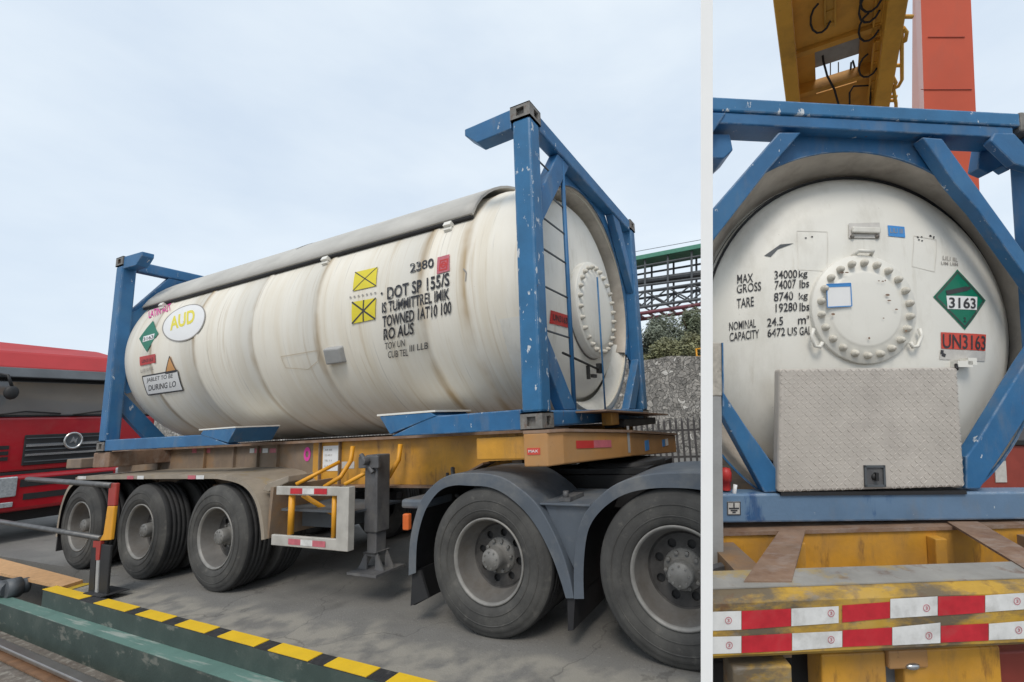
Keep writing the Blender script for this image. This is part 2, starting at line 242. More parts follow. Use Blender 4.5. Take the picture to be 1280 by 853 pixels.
def stone_mat():
    m = bpy.data.materials.new('rubble_stone'); m.use_nodes = True
    t = m.node_tree; N = t.nodes; L = t.links; b = N['Principled BSDF']; b.inputs['Roughness'].default_value = .9
    tc = N.new('ShaderNodeTexCoord'); nz = N.new('ShaderNodeTexNoise'); nz.inputs['Scale'].default_value = 2.2
    ad = N.new('ShaderNodeMixRGB'); ad.blend_type = 'ADD'; ad.inputs[0].default_value = .6
    L.new(tc.outputs['Object'], nz.inputs['Vector']); L.new(tc.outputs['Object'], ad.inputs[1]); L.new(nz.outputs['Color'], ad.inputs[2])
    v = N.new('ShaderNodeTexVoronoi'); v.inputs['Scale'].default_value = 6.5; L.new(ad.outputs[0], v.inputs['Vector'])
    v2 = N.new('ShaderNodeTexVoronoi'); v2.feature = 'DISTANCE_TO_EDGE'; v2.inputs['Scale'].default_value = 6.5; L.new(ad.outputs[0], v2.inputs['Vector'])
    r = N.new('ShaderNodeValToRGB'); L.new(v.outputs['Color'], r.inputs[0])
    e = r.color_ramp.elements; e[0].position = .1; e[0].color = (.17, .162, .15, 1); e[1].position = .93; e[1].color = (.62, .6, .56, 1)
    x = e.new(.5); x.color = (.27, .255, .235, 1); x = e.new(.8); x.color = (.36, .34, .31, 1)
    r2 = N.new('ShaderNodeMapRange'); r2.inputs[1].default_value = 0; r2.inputs[2].default_value = .07
    L.new(v2.outputs['Distance'], r2.inputs[0])
    mm = N.new('ShaderNodeMixRGB'); mm.inputs[1].default_value = (.25, .24, .22, 1); L.new(r2.outputs[0], mm.inputs[0]); L.new(r.outputs[0], mm.inputs[2])
    n2 = N.new('ShaderNodeTexNoise'); n2.inputs['Scale'].default_value = 14; n2.inputs['Detail'].default_value = 6; L.new(tc.outputs['Object'], n2.inputs['Vector'])
    ml = N.new('ShaderNodeMixRGB'); ml.blend_type = 'OVERLAY'; ml.inputs[0].default_value = .6; L.new(mm.outputs[0], ml.inputs[1]); L.new(n2.outputs['Fac'], ml.inputs[2])
    L.new(ml.outputs[0], b.inputs['Base Color'])
    bp = N.new('ShaderNodeBump'); bp.inputs['Strength'].default_value = .8; bp.inputs['Distance'].default_value = .12
    L.new(r2.outputs[0], bp.inputs['Height']); L.new(bp.outputs[0], b.inputs['Normal'])
    return m
M['stone'] = stone_mat()

# ------------------------------------------------------------------ mesh builder
class MB:
    def __init__(s, f=None): s.bm = bmesh.new(); s.f = f or (lambda a, b, c: Vector((a, b, c)))
    def v(s, p): return s.bm.verts.new(s.f(*p))
    def face(s, vs):
        try: return s.bm.faces.new(vs)
        except ValueError: return None
    def hexa(s, p):          # 8 points: bottom ring 0-3, top ring 4-7
        q = [s.v(x) for x in p]
        for i in ((0, 1, 2, 3), (4, 5, 6, 7), (0, 1, 5, 4), (1, 2, 6, 5), (2, 3, 7, 6), (3, 0, 4, 7)): s.face([q[j] for j in i])
        return s
    def box(s, a, b):
        x0, y0, z0 = a; x1, y1, z1 = b
        return s.hexa([(x0, y0, z0), (x1, y0, z0), (x1, y1, z0), (x0, y1, z0), (x0, y0, z1), (x1, y0, z1), (x1, y1, z1), (x0, y1, z1)])
    def prism(s, poly, fn0, fn1):    # polygon of 2-tuples; fn maps (u, v) to a 3-tuple
        a = [s.v(fn0(*p)) for p in poly]; b = [s.v(fn1(*p)) for p in poly]
        s.face(a); s.face(list(reversed(b))); n = len(poly)
        for i in range(n): s.face([a[i], a[(i + 1) % n], b[(i + 1) % n], b[i]])
        return s
    def strip(s, poly, fn0, fn1, closed=False):
        a = [s.v(fn0(*p)) for p in poly]; b = [s.v(fn1(*p)) for p in poly]; n = len(poly)
        for i in range(n if closed else n - 1): s.face([a[i], a[(i + 1) % n], b[(i + 1) % n], b[i]])
        return s
    def tube(s, pts, r, seg=10, cap=True, smooth=True):
        pts = [Vector(p) for p in pts]; rings = []
        for i, p in enumerate(pts):
            d = (pts[min(i + 1, len(pts) - 1)] - pts[max(i - 1, 0)]).normalized()
            up = Vector((0, 0, 1)) if abs(d.z) < .9 else Vector((1, 0, 0))
            if i == 0: a = d.cross(up).normalized()
            else: a = (pa - d * pa.dot(d)).normalized()
            pa = a; b = d.cross(a); rr = r[i] if isinstance(r, (list, tuple)) else r
            rings.append([s.v(p + (a * math.cos(2 * math.pi * k / seg) + b * math.sin(2 * math.pi * k / seg)) * rr) for k in range(seg)])
        for A, B in zip(rings, rings[1:]):
            for k in range(seg):
                fc = s.face([A[k], A[(k + 1) % seg], B[(k + 1) % seg], B[k]])
                if fc and smooth: fc.smooth = True
        if cap: s.face(rings[0][::-1]); s.face(rings[-1])
        return s
    def lathe(s, prof, fn, seg=64, smooth=True, a0=0, a1=2 * math.pi, cap=False):
        """prof: list of (axial, radius); fn(axial, c, s) -> 3-tuple with c, s = r cos, r sin"""
        full = abs(a1 - a0 - 2 * math.pi) < 1e-6; n = seg if full else seg + 1; rings = []
        for (t, r) in prof:
            if r < 1e-6: rings.append([s.v(fn(t, 0, 0))])
            else: rings.append([s.v(fn(t, r * math.cos(a0 + (a1 - a0) * k / seg), r * math.sin(a0 + (a1 - a0) * k / seg))) for k in range(n)])
        for A, B in zip(rings, rings[1:]):
            for k in range(seg):
                k2 = (k + 1) % n
                q = [A[0] if len(A) == 1 else A[k], A[0] if len(A) == 1 else A[k2], B[0] if len(B) == 1 else B[k2], B[0] if len(B) == 1 else B[k]]
                q2 = []
                for z in q:
                    if z not in q2: q2.append(z)
                if len(q2) > 2:
                    fc = s.face(q2)
                    if fc and smooth: fc.smooth = True
        return s
    def grid(s, fn, nu, nv, smooth=True):      # fn(u, v) in 0..1 -> 3-tuple
        g = [[s.v(fn(i / nu, j / nv)) for j in range(nv + 1)] for i in range(nu + 1)]
        for i in range(nu):
            for j in range(nv):
                fc = s.face([g[i][j], g[i + 1][j], g[i + 1][j + 1], g[i][j + 1]])
                if fc: fc.smooth = smooth
        return s
    def ball(s, c, r, sx=1, sy=1, sz=1, seg=10):
        return s.lathe([(-math.cos(math.pi * i / 6) * r, math.sin(math.pi * i / 6) * r) for i in range(7)], lambda t, a, b: (c[0] + a * sx, c[1] + b * sy, c[2] + t * sz), seg)
    def flat(s, me, fn):                        # a flat mesh (verts, faces) laid on a surface by fn(u, v)
        vs, fs = me
        q = [s.v(fn(x, y)) for x, y in vs]
        for f in fs: s.face([q[i] for i in f])
        return s

class Thing:
    """a thing: an Empty at its base and its parts; geometry is given in the local frame of ctx"""
    def __init__(s, name, label, cat, base, ctx=LC, group=None):
        s.o = bpy.data.objects.new(name, None); s.o.empty_display_size = .2; col.objects.link(s.o)
        s.ctx = ctx; s.base = Vector(base); s.o.matrix_world = ctx.M @ Matrix.Translation(s.base)
        s.o['label'] = label; s.o['category'] = cat
        if group: s.o['group'] = group
    def part(s, name, mb, m, parent=None, bev=0, label=None, cut=True, smooth_angle=None):
        return finish(name, mb, m, s.ctx, s.base, parent or s.o, bev, label, cut)
def finish(name, mb, m, ctx, base, parent=None, bev=0, label=None, cut=True):
    bm = mb.bm
    if cut:
        ds = [(v.co - ctx.cp).dot(ctx.cn) for v in bm.verts]
        if ds and max(ds) > 0:
            g = bm.verts[:] + bm.edges[:] + bm.faces[:]
            res = bmesh.ops.bisect_plane(bm, geom=g, plane_co=ctx.cp, plane_no=ctx.cn, clear_outer=True, dist=1e-5)
            ed = [e for e in res['geom_cut'] if isinstance(e, bmesh.types.BMEdge) and e.is_valid]
            if ed: bmesh.ops.holes_fill(bm, edges=ed, sides=0)
    if not bm.verts: bm.free(); return None
    bmesh.ops.recalc_face_normals(bm, faces=bm.faces[:])
    bmesh.ops.translate(bm, verts=bm.verts[:], vec=-Vector(base))
    me = bpy.data.meshes.new(name); bm.to_mesh(me); bm.free()
    for mm in (m if isinstance(m, list) else [m]): me.materials.append(mm)
    o = bpy.data.objects.new(name, me); col.objects.link(o)
    if parent:
        o.parent = parent
    else: o.matrix_world = ctx.M @ Matrix.Translation(Vector(base))
    if bev:
        b = o.modifiers.new('bevel', 'BEVEL'); b.width = bev; b.segments = 2; b.limit_method = 'ANGLE'; b.angle_limit = R_(40); b.harden_normals = False
    if label: o['label'] = label
    return o
def single(name, label, cat, mb, m, base, ctx=LC, group=None, bev=0, cut=True):
    o = finish(name, mb, m, ctx, base, None, bev, None, cut)
    o['label'] = label; o['category'] = cat
    if group: o['group'] = group
    return o
def struct(name, mb, m, base=(0, 0, 0), ctx=LC, cut=True):
    o = finish(name, mb, m, ctx, base, None, 0, None, cut); o['kind'] = 'structure'; return o

def text2d(s, size, sx=1.0, spacing=1.0, bold=0, align='LEFT', lines=1.0):
    cu = bpy.data.curves.new('t', 'FONT'); cu.body = s; cu.size = size; cu.space_character = spacing; cu.offset = bold; cu.align_x = align; cu.space_line = lines; cu.resolution_u = 3
    o = bpy.data.objects.new('t', cu); col.objects.link(o)
    dg = bpy.context.evaluated_depsgraph_get(); dg.update()
    me = bpy.data.meshes.new_from_object(o.evaluated_get(dg))
    r = ([(v.co.x * sx, v.co.y) for v in me.vertices], [tuple(p.vertices) for p in me.polygons])
    bpy.data.objects.remove(o); bpy.data.curves.remove(cu); bpy.data.meshes.remove(me)
    return r
def fit_text(s, w, h, bold=0, **k):      # text scaled to a width and a cap height, lower-left at the origin
    vs, fs = text2d(s, 1.0, bold=bold, **k)
    x0 = min(v[0] for v in vs); x1 = max(v[0] for v in vs); y0 = min(v[1] for v in vs); y1 = max(v[1] for v in vs)
    return ([((x - x0) / (x1 - x0) * w, (y - y0) / (y1 - y0) * h) for x, y in vs], fs)
def plate_holes(circles, extrude):         # a flat disc with round holes: first circle outside, the others cut
    cu = bpy.data.curves.new('c', 'CURVE'); cu.dimensions = '2D'; cu.fill_mode = 'BOTH'; cu.extrude = extrude
    for (cx, cy, r, n) in circles:
        sp = cu.splines.new('POLY'); sp.points.add(n - 1); sp.use_cyclic_u = True
        for i in range(n): sp.points[i].co = (cx + r * math.cos(2 * math.pi * i / n), cy + r * math.sin(2 * math.pi * i / n), 0, 1)
    o = bpy.data.objects.new('c', cu); col.objects.link(o)
    dg = bpy.context.evaluated_depsgraph_get(); dg.update()
    me = bpy.data.meshes.new_from_object(o.evaluated_get(dg))
    r = ([tuple(v.co) for v in me.vertices], [tuple(p.vertices) for p in me.polygons])
    bpy.data.objects.remove(o); bpy.data.curves.remove(cu); bpy.data.meshes.remove(me)
    return r
def rect2d(x0, y0, x1, y1, nx=4, ny=4):
    vs = [(x0 + (x1 - x0) * i / nx, y0 + (y1 - y0) * j / ny) for i in range(nx + 1) for j in range(ny + 1)]
    fs = [(i * (ny + 1) + j, (i + 1) * (ny + 1) + j, (i + 1) * (ny + 1) + j + 1, i * (ny + 1) + j + 1) for i in range(nx) for j in range(ny)]
    return vs, fs
def quad2d(a, b, c, d, n=5):
    f = lambda u, v: tuple((a[k] * (1 - u) + b[k] * u) * (1 - v) + (d[k] * (1 - u) + c[k] * u) * v for k in (0, 1))
    vs = [f(i / n, j / n) for i in range(n + 1) for j in range(n + 1)]
    fs = [(i * (n + 1) + j, (i + 1) * (n + 1) + j, (i + 1) * (n + 1) + j + 1, i * (n + 1) + j + 1) for i in range(n) for j in range(n)]
    return vs, fs
def frame2d(x0, y0, x1, y1, t):
    vs, fs = [], []
    for r in ((x0, y0, x1, y0 + t), (x0, y1 - t, x1, y1), (x0, y0 + t, x0 + t, y1 - t), (x1 - t, y0 + t, x1, y1 - t)):
        v, f = rect2d(*r, 4, 1); n = len(vs); vs += v; fs += [tuple(i + n for i in q) for q in f]
    return vs, fs
def line2d(pts, t):
    vs, fs = [], []
    for a, b in zip(pts, pts[1:]):
        d = Vector((b[0] - a[0], b[1] - a[1])).normalized(); n = Vector((-d.y, d.x)) * t / 2
        k = len(vs); m = 4
        for i in range(m + 1):
            x = a[0] + (b[0] - a[0]) * i / m; y = a[1] + (b[1] - a[1]) * i / m
            vs += [(x + n.x, y + n.y), (x - n.x, y - n.y)]
        fs += [(k + 2 * i, k + 2 * i + 1, k + 2 * i + 3, k + 2 * i + 2) for i in range(m)]
    return vs, fs
def shift(me, dx, dy): return [(x + dx, y + dy) for x, y in me[0]], me[1]
def circ2d(cx, cy, rx, ry, n=40, r0=0):
    vs = []; fs = []
    K = (r0, .5 + r0 / 2, 1) if r0 else (.02, .35, .7, 1)
    for k in K: vs += [(cx + rx * k * math.cos(2 * math.pi * i / n), cy + ry * k * math.sin(2 * math.pi * i / n)) for i in range(n)]
    for q in range(len(K) - 1): fs += [(q * n + i, q * n + (i + 1) % n, (q + 1) * n + (i + 1) % n, (q + 1) * n + i) for i in range(n)]
    return vs, fs

# ------------------------------------------------------------------ the setting
KX0 = -5.55
mb = MB(); mb.box((-700, -700, G - .5), (700, 700, G)); struct('ground', mb, M['asphalt'], (0, 0, G), cut=False)
mb = MB(); mb.box((KX0, -.4, G + .004), (6, 60, 0)); mb.box((-90, .05, G + .004), (KX0 - .001, 60, 0)); struct('yard', mb, M['yard'])
mb = MB(); mb.prism([(KX0, -.45), (KX0, -.401), (1.6, -.401), (1.6, -.62)], lambda x, y: (x, y, -.2), lambda x, y: (x, y, .0)); struct('yard_edge', mb, M['yard'])
mb = MB(); mb.box((-90, -9, G + .008), (6, -.405, -.36)); struct('track_bed', mb, M['bed'])
kf = lambda x, y, z: Vector((x, y - .03 * (x + 3), z))
mb = MB(kf); mb.box((KX0, -.587, -.15), (1.6, -.484, .04)); struct('kerb', mb, M['kerbg'], (-2, -.5, 0))
mb = MB(kf)
mb.box((KX0, -.587, .0402), (1.6, -.484, .044)); struct('kerb_black_paint', mb, M['kerbblack'], (-2, -.5, 0))
mb = MB(kf)
ys = [(50.6, 96.5), (114, 153), (166, 199), (215, 252), (268, 314), (331, 381), (401, 454), (478, 540)]
for a, b in ys:
    k = lambda x: LC.at(x, 737 + (x - 50.6) * .275, 2, .05)
    xa = k(a).x; xb = k(b).x
    mb.box((xa, -.585, .0442), (xb, -.486, .049))
struct('kerb_yellow_paint', mb, M['kerby'], (-2, -.5, 0))
mb = MB(kf); mb.box((-9, -.703, -.36), (1.6, -.588, -.112)); struct('kerb_step', mb, M['kerbg'], (-2, -.6, -.2))
mb = MB(kf); mb.box((-9, -.703, -.1118), (1.6, -.588, -.107)); struct('kerb_step_paint', mb, M['kerbt'], (-2, -.6, -.2))
# crane rail in the track bed
t = Thing('crane_rail', 'rusty crane rail with a polished head at the bottom left corner', 'rail', (-4, -.93, -.32))
mb = MB(); mb.prism([(-.035, -.27), (-.035, -.235), (.035, -.235), (.035, -.27)], lambda a, b: (-16, a - .50, b - .04), lambda a, b: (1.2, a - 1.0, b - .04)); t.part('rail_head', mb, M['rail'], bev=.008)
rf = lambda x, y, z: Vector((x, y - .5 * (x + 16) / 17.2 + .43, z - .04))
mb = MB(rf); mb.box((-16, -.94, -.31), (1.2, -.92, -.251)); mb.box((-16, -1.0, -.3095), (1.2, -.86, -.295)); t.part('rail_foot', mb, M['railside'])

# hill and rubble wall behind
HW = 14.0
mb = MB()
def hill(u, v):
    x = -90 + 140 * u; y = HW + .5 + v * 60; return (x, y, 3.3 + 4.5 * v ** .8 + .5 * math.sin(x * .3) * v)
mb.grid(hill, 40, 12); struct('hillside', mb, M['soil'], cut=False)
mb = MB()
def wl(u, v):
    x = -90 + 130 * u; top = 3.62 + .10 * math.sin(x * 1.1) + .06 * math.sin(x * 2.7 + 1) + .05 * random.uniform(-1, 1)
    return (x, HW + .25 * v + .03 * random.uniform(-1, 1), G + (top - G) * v)
mb.grid(wl, 260, 10, False)
mb.box((-90, HW + .2, G), (40, HW + .9, 3.5))
single('stone_wall', 'long grey rubble stone retaining wall behind the trailers below the trees', 'wall', mb, M['stone'], (0, HW, G), cut=False)
# picket fence with a pale plinth
t = Thing('picket_fence', 'dark steel picket fence standing before the rubble stone wall', 'fence', (0, 8.6, 0))
mb = MB(); mb.box((-40, 8.62, 0), (12, 8.72, .12)); t.part('plinth', mb, M['plinth'])
mb = MB()
for i in range(260):
    x = -28 + i * .15
    if x > 10: break
    mb.box((x, 8.6, .1), (x + .05, 8.63, 1.25))
    mb.hexa([(x, 8.6, 1.25), (x + .05, 8.6, 1.25), (x + .05, 8.63, 1.25), (x, 8.63, 1.25), (x + .02, 8.61, 1.33), (x + .03, 8.61, 1.33), (x + .03, 8.62, 1.33), (x + .02, 8.62, 1.33)])
t.part('picket', mb, M['picket'])['kind'] = 'stuff'
mb = MB(); mb.box((-28, 8.635, .35), (10, 8.67, .4)); mb.box((-28, 8.635, 1.0), (10, 8.67, 1.05)); t.part('fence_rail', mb, M['picket'])

# trees on the hill
def tree(x, y, z, h, r, m, lab, seed, n=9000):
    rnd = random.Random(seed)
    t = Thing('tree', lab, 'tree', (x, y, z), group='trees above the stone wall')
    mb = MB(); mb.tube([(x, y, z - .4), (x + .05, y, z + h * .35), (x - .05, y + .05, z + h * .8)], [.13, .1, .03], 8)
    for k in range(5):
        a = rnd.uniform(0, 6.28); mb.tube([(x, y, z + h * (.25 + .1 * k)), (x + math.cos(a) * r * .6, y + math.sin(a) * r * .6, z + h * (.45 + .1 * k))], [.05, .015], 6)
    t.part('trunk', mb, M['bark'], cut=False)
    mb = MB(); bl = []
    for k in range(16):
        a = rnd.uniform(0, 6.28); q = rnd.uniform(.1, .85); hh = rnd.uniform(.22, .97)
        ww = r * (1 - .55 * max(0, hh - .4) / .6)
        bl.append((x + math.cos(a) * ww * q, y + math.sin(a) * ww * q, z + h * hh, rnd.uniform(.2, .42) * r))
    for k in range(n):
        c = rnd.choice(bl); d = Vector((rnd.gauss(0, 1), rnd.gauss(0, 1), rnd.gauss(0, .8))).normalized() * c[3] * rnd.uniform(.4, 1.25)
        p = Vector(c[:3]) + d; s_ = rnd.uniform(.03, .085)
        a = Vector((rnd.gauss(0, 1), rnd.gauss(0, 1), rnd.gauss(0, .6))).normalized(); b = a.orthogonal().normalized()
        q = [mb.v(p - a * s_), mb.v(p + b * s_ * .5), mb.v(p + a * s_), mb.v(p - b * s_ * .5)]; mb.face(q)
    t.part('crown', mb, m, cut=False)
def sky_at(x, y, Y): return LC.at(x, y, 1, Y)
for i, (px, top, Y, r, m, lab) in enumerate([
        (812, 418, 16.5, .9, 'leaf3', 'low bushy tree nearest the blue post above the stone wall'),
        (832, 398, 17.5, 1.0, 'leaf3', 'tall rounded grey-green tree in the middle above the stone wall'),
        (858, 392, 18.5, .9, 'leaf', 'dark pointed tree, highest above the stone wall near the white divider'),
        (876, 400, 17, 1.0, 'leaf', 'dark tree partly cut off by the white divider'),
        (842, 430, 15.5, .9, 'leaf2', 'small olive bush in front of the trees on top of the stone wall'),
        (868, 426, 15.4, .8, 'leaf2', 'yellow-green bush beside the yellow rail on top of the stone wall'),
        (822, 436, 15.3, .7, 'leaf2', 'lowest olive shrub near the blue post on top of the stone wall')]):
    p = sky_at(px, top, Y); tree(p.x, p.y, 3.5, p.z - 3.5, r * 1.15, M[m], lab, i + 3)
for i, (X, Y, h) in enumerate([(4.6, 17, 3.0), (7, 18, 3.5), (-6, 17, 1.7), (-14, 18, 1.6), (-22, 17, 1.7)]):
    p = None
# yellow rail on the wall
t = Thing('guard_rail', 'short yellow tube railing on top of the stone wall beside the trees', 'railing', sky_at(872, 455, 14.6))
a = sky_at(872, 456, 14.6); mb = MB()
mb.tube([a, a + Vector((0, 0, .62))], .035); mb.tube([a + Vector((.35, .0, 0)), a + Vector((.35, 0, .62))], .035)
mb.tube([a + Vector((-.02, 0, .6)), a + Vector((.5, 0, .6))], .03); mb.tube([a + Vector((-.02, 0, .3)), a + Vector((.5, 0, .3))], .03)
t.part('rail_tubes', mb, M['bary'])

# pipe bridge
PB = 20.0
p0 = LC.at(790, 360, 1, PB)
t = Thing('pipe_bridge', 'steel lattice pipe bridge with a green top beam and maroon lower chord', 'bridge', p0)
def bz(px, py): return LC.at(px, py, 1, PB)
def bar(mb, a, b, r, dy=0): mb.tube([(a[0], a[1] + dy, a[2]), (b[0], b[1] + dy, b[2])], r, 8, smooth=False)
def ext(a, b, ya, yb):      # points on the bridge line at two pixel columns, carried on to both sides
    P, Q = bz(a, ya), bz(b, yb); d = (Q - P); return P - d * 3.2, Q + d * .6
Z = {}
for nm, ya, yb in (('top', 324, 309), ('hand', 334, 320), ('pipe', 349, 338), ('mid', 358, 348), ('mid2', 366, 354), ('low', 385, 374), ('bot', 393, 381)): Z[nm] = ext(797, 876, ya, yb)
mb = MB(); a, b = Z['top']; mb.hexa([a + Vector(v) for v in ((0, -.2, -.12), (0, 1.4, -.12), (0, 1.4, .12), (0, -.2, .12))] + [b + Vector(v) for v in ((0, -.2, -.12), (0, 1.4, -.12), (0, 1.4, .12), (0, -.2, .12))]); t.part('top_beam', mb, M['pgreen'], bev=.02)
mb = MB()
for dy in (0, 1.3):
    for k, r in (('hand', .06), ('mid', .07), ('mid2', .07), ('low', .08)): bar(mb, *Z[k], r, dy)
    nseg = 13
    for i in range(nseg + 1):
        f = i / nseg; g = (i + 1) / nseg
        lo = Z['low'][0].lerp(Z['low'][1], f); up = Z['mid2'][0].lerp(Z['mid2'][1], f); u2 = Z['top'][0].lerp(Z['top'][1], f)
        bar(mb, lo, up, .065, dy); bar(mb, up, u2, .06, dy)
        if i < nseg:
            lo2 = Z['low'][0].lerp(Z['low'][1], g); up2 = Z['mid2'][0].lerp(Z['mid2'][1], g)
            bar(mb, lo, up2, .045, dy); bar(mb, up, lo2, .045, dy)
t.part('lattice', mb, M['pgrey'])
mb = MB(); bar(mb, Z['pipe'][0], Z['pipe'][1], .16, .5); bar(mb, Z['pipe'][0], Z['pipe'][1], .12, .95); t.part('pipe', mb, M['pgrey'])
mb = MB()
for dy in (-.05, 1.35): bar(mb, Z['bot'][0], Z['bot'][1], .1, dy)
for i in range(28):
    q = Z['bot'][0].lerp(Z['bot'][1], i / 27); mb.box((q.x - .05, q.y - .1, q.z - .06), (q.x + .05, q.y + 1.4, q.z + .06))
t.part('lower_chord', mb, M['pred'])
mb = MB()
for i in (0, 27):
    q = Z['bot'][0].lerp(Z['bot'][1], i / 27); mb.box((q.x - .2, q.y, G), (q.x + .2, q.y + 1.2, q.z))
t.part('support_column', mb, M['pgrey'], cut=False)
for k, (ya, yb) in enumerate([(314, 300), (268, 254)]):
    P, Q = bz(797, ya), bz(876, yb)
    mb = MB(); mb.tube([P - (Q - P) * 3, P - (Q - P) * 1.0 + Vector((0, 0, -.03)), Q, Q + (Q - P)], .016, 5)
    if k == 0: single('overhead_wire', 'thin overhead wire running just above the green beam of the pipe bridge', 'wire', mb, M['pgrey'], P)
# white collage divider modelled as a slab; no real wall stands here
def W3(px, py, D): return CC + ray(px, py) * D
mb = MB()
D0, D1 = 1.70, 3.45
top, low = -60, 1050
nearq = [W3(876, low, D0), W3(891, low, D0), W3(891, top, D0), W3(876, top, D0)]
upv = -Vector(CR[1])
fw = ray(883.5, PY).normalized(); sd_ = (nearq[1] - nearq[0]).normalized()
farq = [q + fw * (D1 - D0) for q in nearq]
farq[2] += upv * .9; farq[3] += upv * .9
mb.hexa(nearq + farq)
tw = Thing('collage_divider', 'plain white collage divider built as an upright slab between the two parked tank trailers', 'wall', W3(883, 900, 1.8))
tw.part('divider_slab', mb, M['white'], cut=False)
mb = MB()
a = W3(883.5, 439, D1); dd = Vector((fw.x, fw.y, 0)).normalized(); ss = Vector((dd.y, -dd.x, 0)) * .022
q0 = Vector((a.x, a.y, G)); q1 = q0 + dd * 9
mb.hexa([q0 - ss, q0 + ss, q1 + ss, q1 - ss] + [p + Vector((0, 0, .72)) for p in (q0 - ss, q0 + ss, q1 + ss, q1 - ss)])
tw.part('retaining_wall', mb, M['conc'], cut=False)

# ------------------------------------------------------------------ wheels
def lw(t, c, s_): return (c, t, s_)
WHEEL_ME = {}
def make_wheel_meshes():
    R, rr = .505, .285
    prof = [(.045, rr), (.015, rr + .012), (.003, rr + .05), (0, .37), (.004, .43), (.012, .455), (.016, .458), (.02, .475), (.036, .495), (.05, .5)]
    for y in (.085, .125, .165, .205): prof += [(y - .006, R), (y - .004, R - .007), (y + .004, R - .007), (y + .006, R)]
    prof += [(.24, .5), (.255, .495), (.275, .46), (.285, .42), (.28, .34), (.25, rr)]
    mb = MB(); mb.lathe(prof, lw, 72)
    for r_, w_ in ((.41, .004), (.345, .004)): mb.lathe([(.001, r_ - w_), (-.004, r_), (.001, r_ + w_)], lw, 72)
    # shoulder lugs
    tyre = mb
    mb = MB(); mb.lathe([(.028, rr + .004), (.012, rr + .006), (.012, rr - .006), (.03, rr - .016), (.06, rr - .022), (.10, .245), (.165, .225), (.178, .21)], lw, 64)
    holes = [(0, 0, .212, 64), (0, 0, .105, 40)] + [(.160 * math.cos(a), .160 * math.sin(a), .0275, 18) for a in [2 * math.pi * (k + .5) / 8 for k in range(8)]]
    vs, fs = plate_holes(holes, .006)
    q = [mb.v((x, .176 + z, y)) for x, y, z in vs]
    for f in fs: mb.face([q[i] for i in f])
    rim = mb
    mb = MB(); mb.lathe([(.17, .125), (.155, .12), (.15, .08), (.10, .076), (.055, .074), (.045, .068), (.043, 0)], lw, 32)
    for k in range(10):
        a = 2 * math.pi * k / 10; mb.lathe([(.165, .012), (.135, .012), (.133, 0)], lambda t, c, s_, a=a: (.105 * math.cos(a) + c, t, .105 * math.sin(a) + s_), 6, False)
    for k in range(8):
        a = 2 * math.pi * k / 8; mb.lathe([(.05, .006), (.038, .006), (.037, 0)], lambda t, c, s_, a=a: (.055 * math.cos(a) + c, t, .055 * math.sin(a) + s_), 6, False)
    hub = mb
    mb = MB(); mb.lathe([(.19, .20), (.2, 0)], lw, 32)      # the dark brake drum behind the holes
    drum = mb
    return tyre, rim, hub, drum
def wheel(t, X, Y, Z, flip=False, dual=True, cut=False, rot=0.0):
    """a wheel part: tyre mesh with rim, hub and drum as sub-parts"""
    names = (('wheel', 'tyre'), ('rim', 'rim'), ('hub', 'hub'), ('brake_drum', 'black'))
    ob = []
    if not WHEEL_ME or cut:
        mbs = make_wheel_meshes()
        for (nm, m), b in zip(names, mbs):
            if cut: bmesh.ops.translate(b.bm, verts=b.bm.verts[:], vec=(X, Y, Z))
            o = finish(nm, b, M[m], t.ctx, (X, Y, Z) if cut else (0, 0, 0), None, 0, None, cut)
            if nm == 'wheel':
                o.data.materials.append(M['treadrub']); q_ = Vector((X, Y, Z)) if cut and False else Vector((0, 0, 0))
                for p_ in o.data.polygons:
                    if math.hypot(p_.center.x, p_.center.z) > .492 and p_.center.y > .03: p_.material_index = 1
            if nm == 'rim':
                o.data.materials.append(M['rimdark']); o.data.materials.append(M['rimlip'])
                yo = min(v_.co.y for v_ in o.data.vertices)
                for p_ in o.data.polygons:
                    if p_.center.y - yo > .135: p_.material_index = 1
                    elif p_.center.y - yo < .012: p_.material_index = 2
            ob.append(o)
            if not cut: WHEEL_ME[nm] = o.data
    else:
        for nm, m in names:
            o = bpy.data.objects.new(nm, WHEEL_ME[nm]); col.objects.link(o); ob.append(o)
    for i, o in enumerate(ob):
        if o is None: continue
        o.matrix_world = Matrix.Identity(4)
        if i == 0: o.parent = t.o; o.location = Vector((X, Y, Z)) - t.base; o.rotation_euler = (0, rot if not cut else 0, math.pi if flip else 0)
        else: o.parent = ob[0]; o.location = (0, 0, 0)
    if dual:
        d = -.33 if flip else .33
        o = bpy.data.objects.new('inner_tyre', WHEEL_ME['wheel']) if 'wheel' in WHEEL_ME and not cut else None
        if o: col.objects.link(o); o.parent = t.o; o.location = Vector((X, Y + d, Z)) - t.base; o.rotation_euler = (0, 0, 0 if not flip else math.pi)

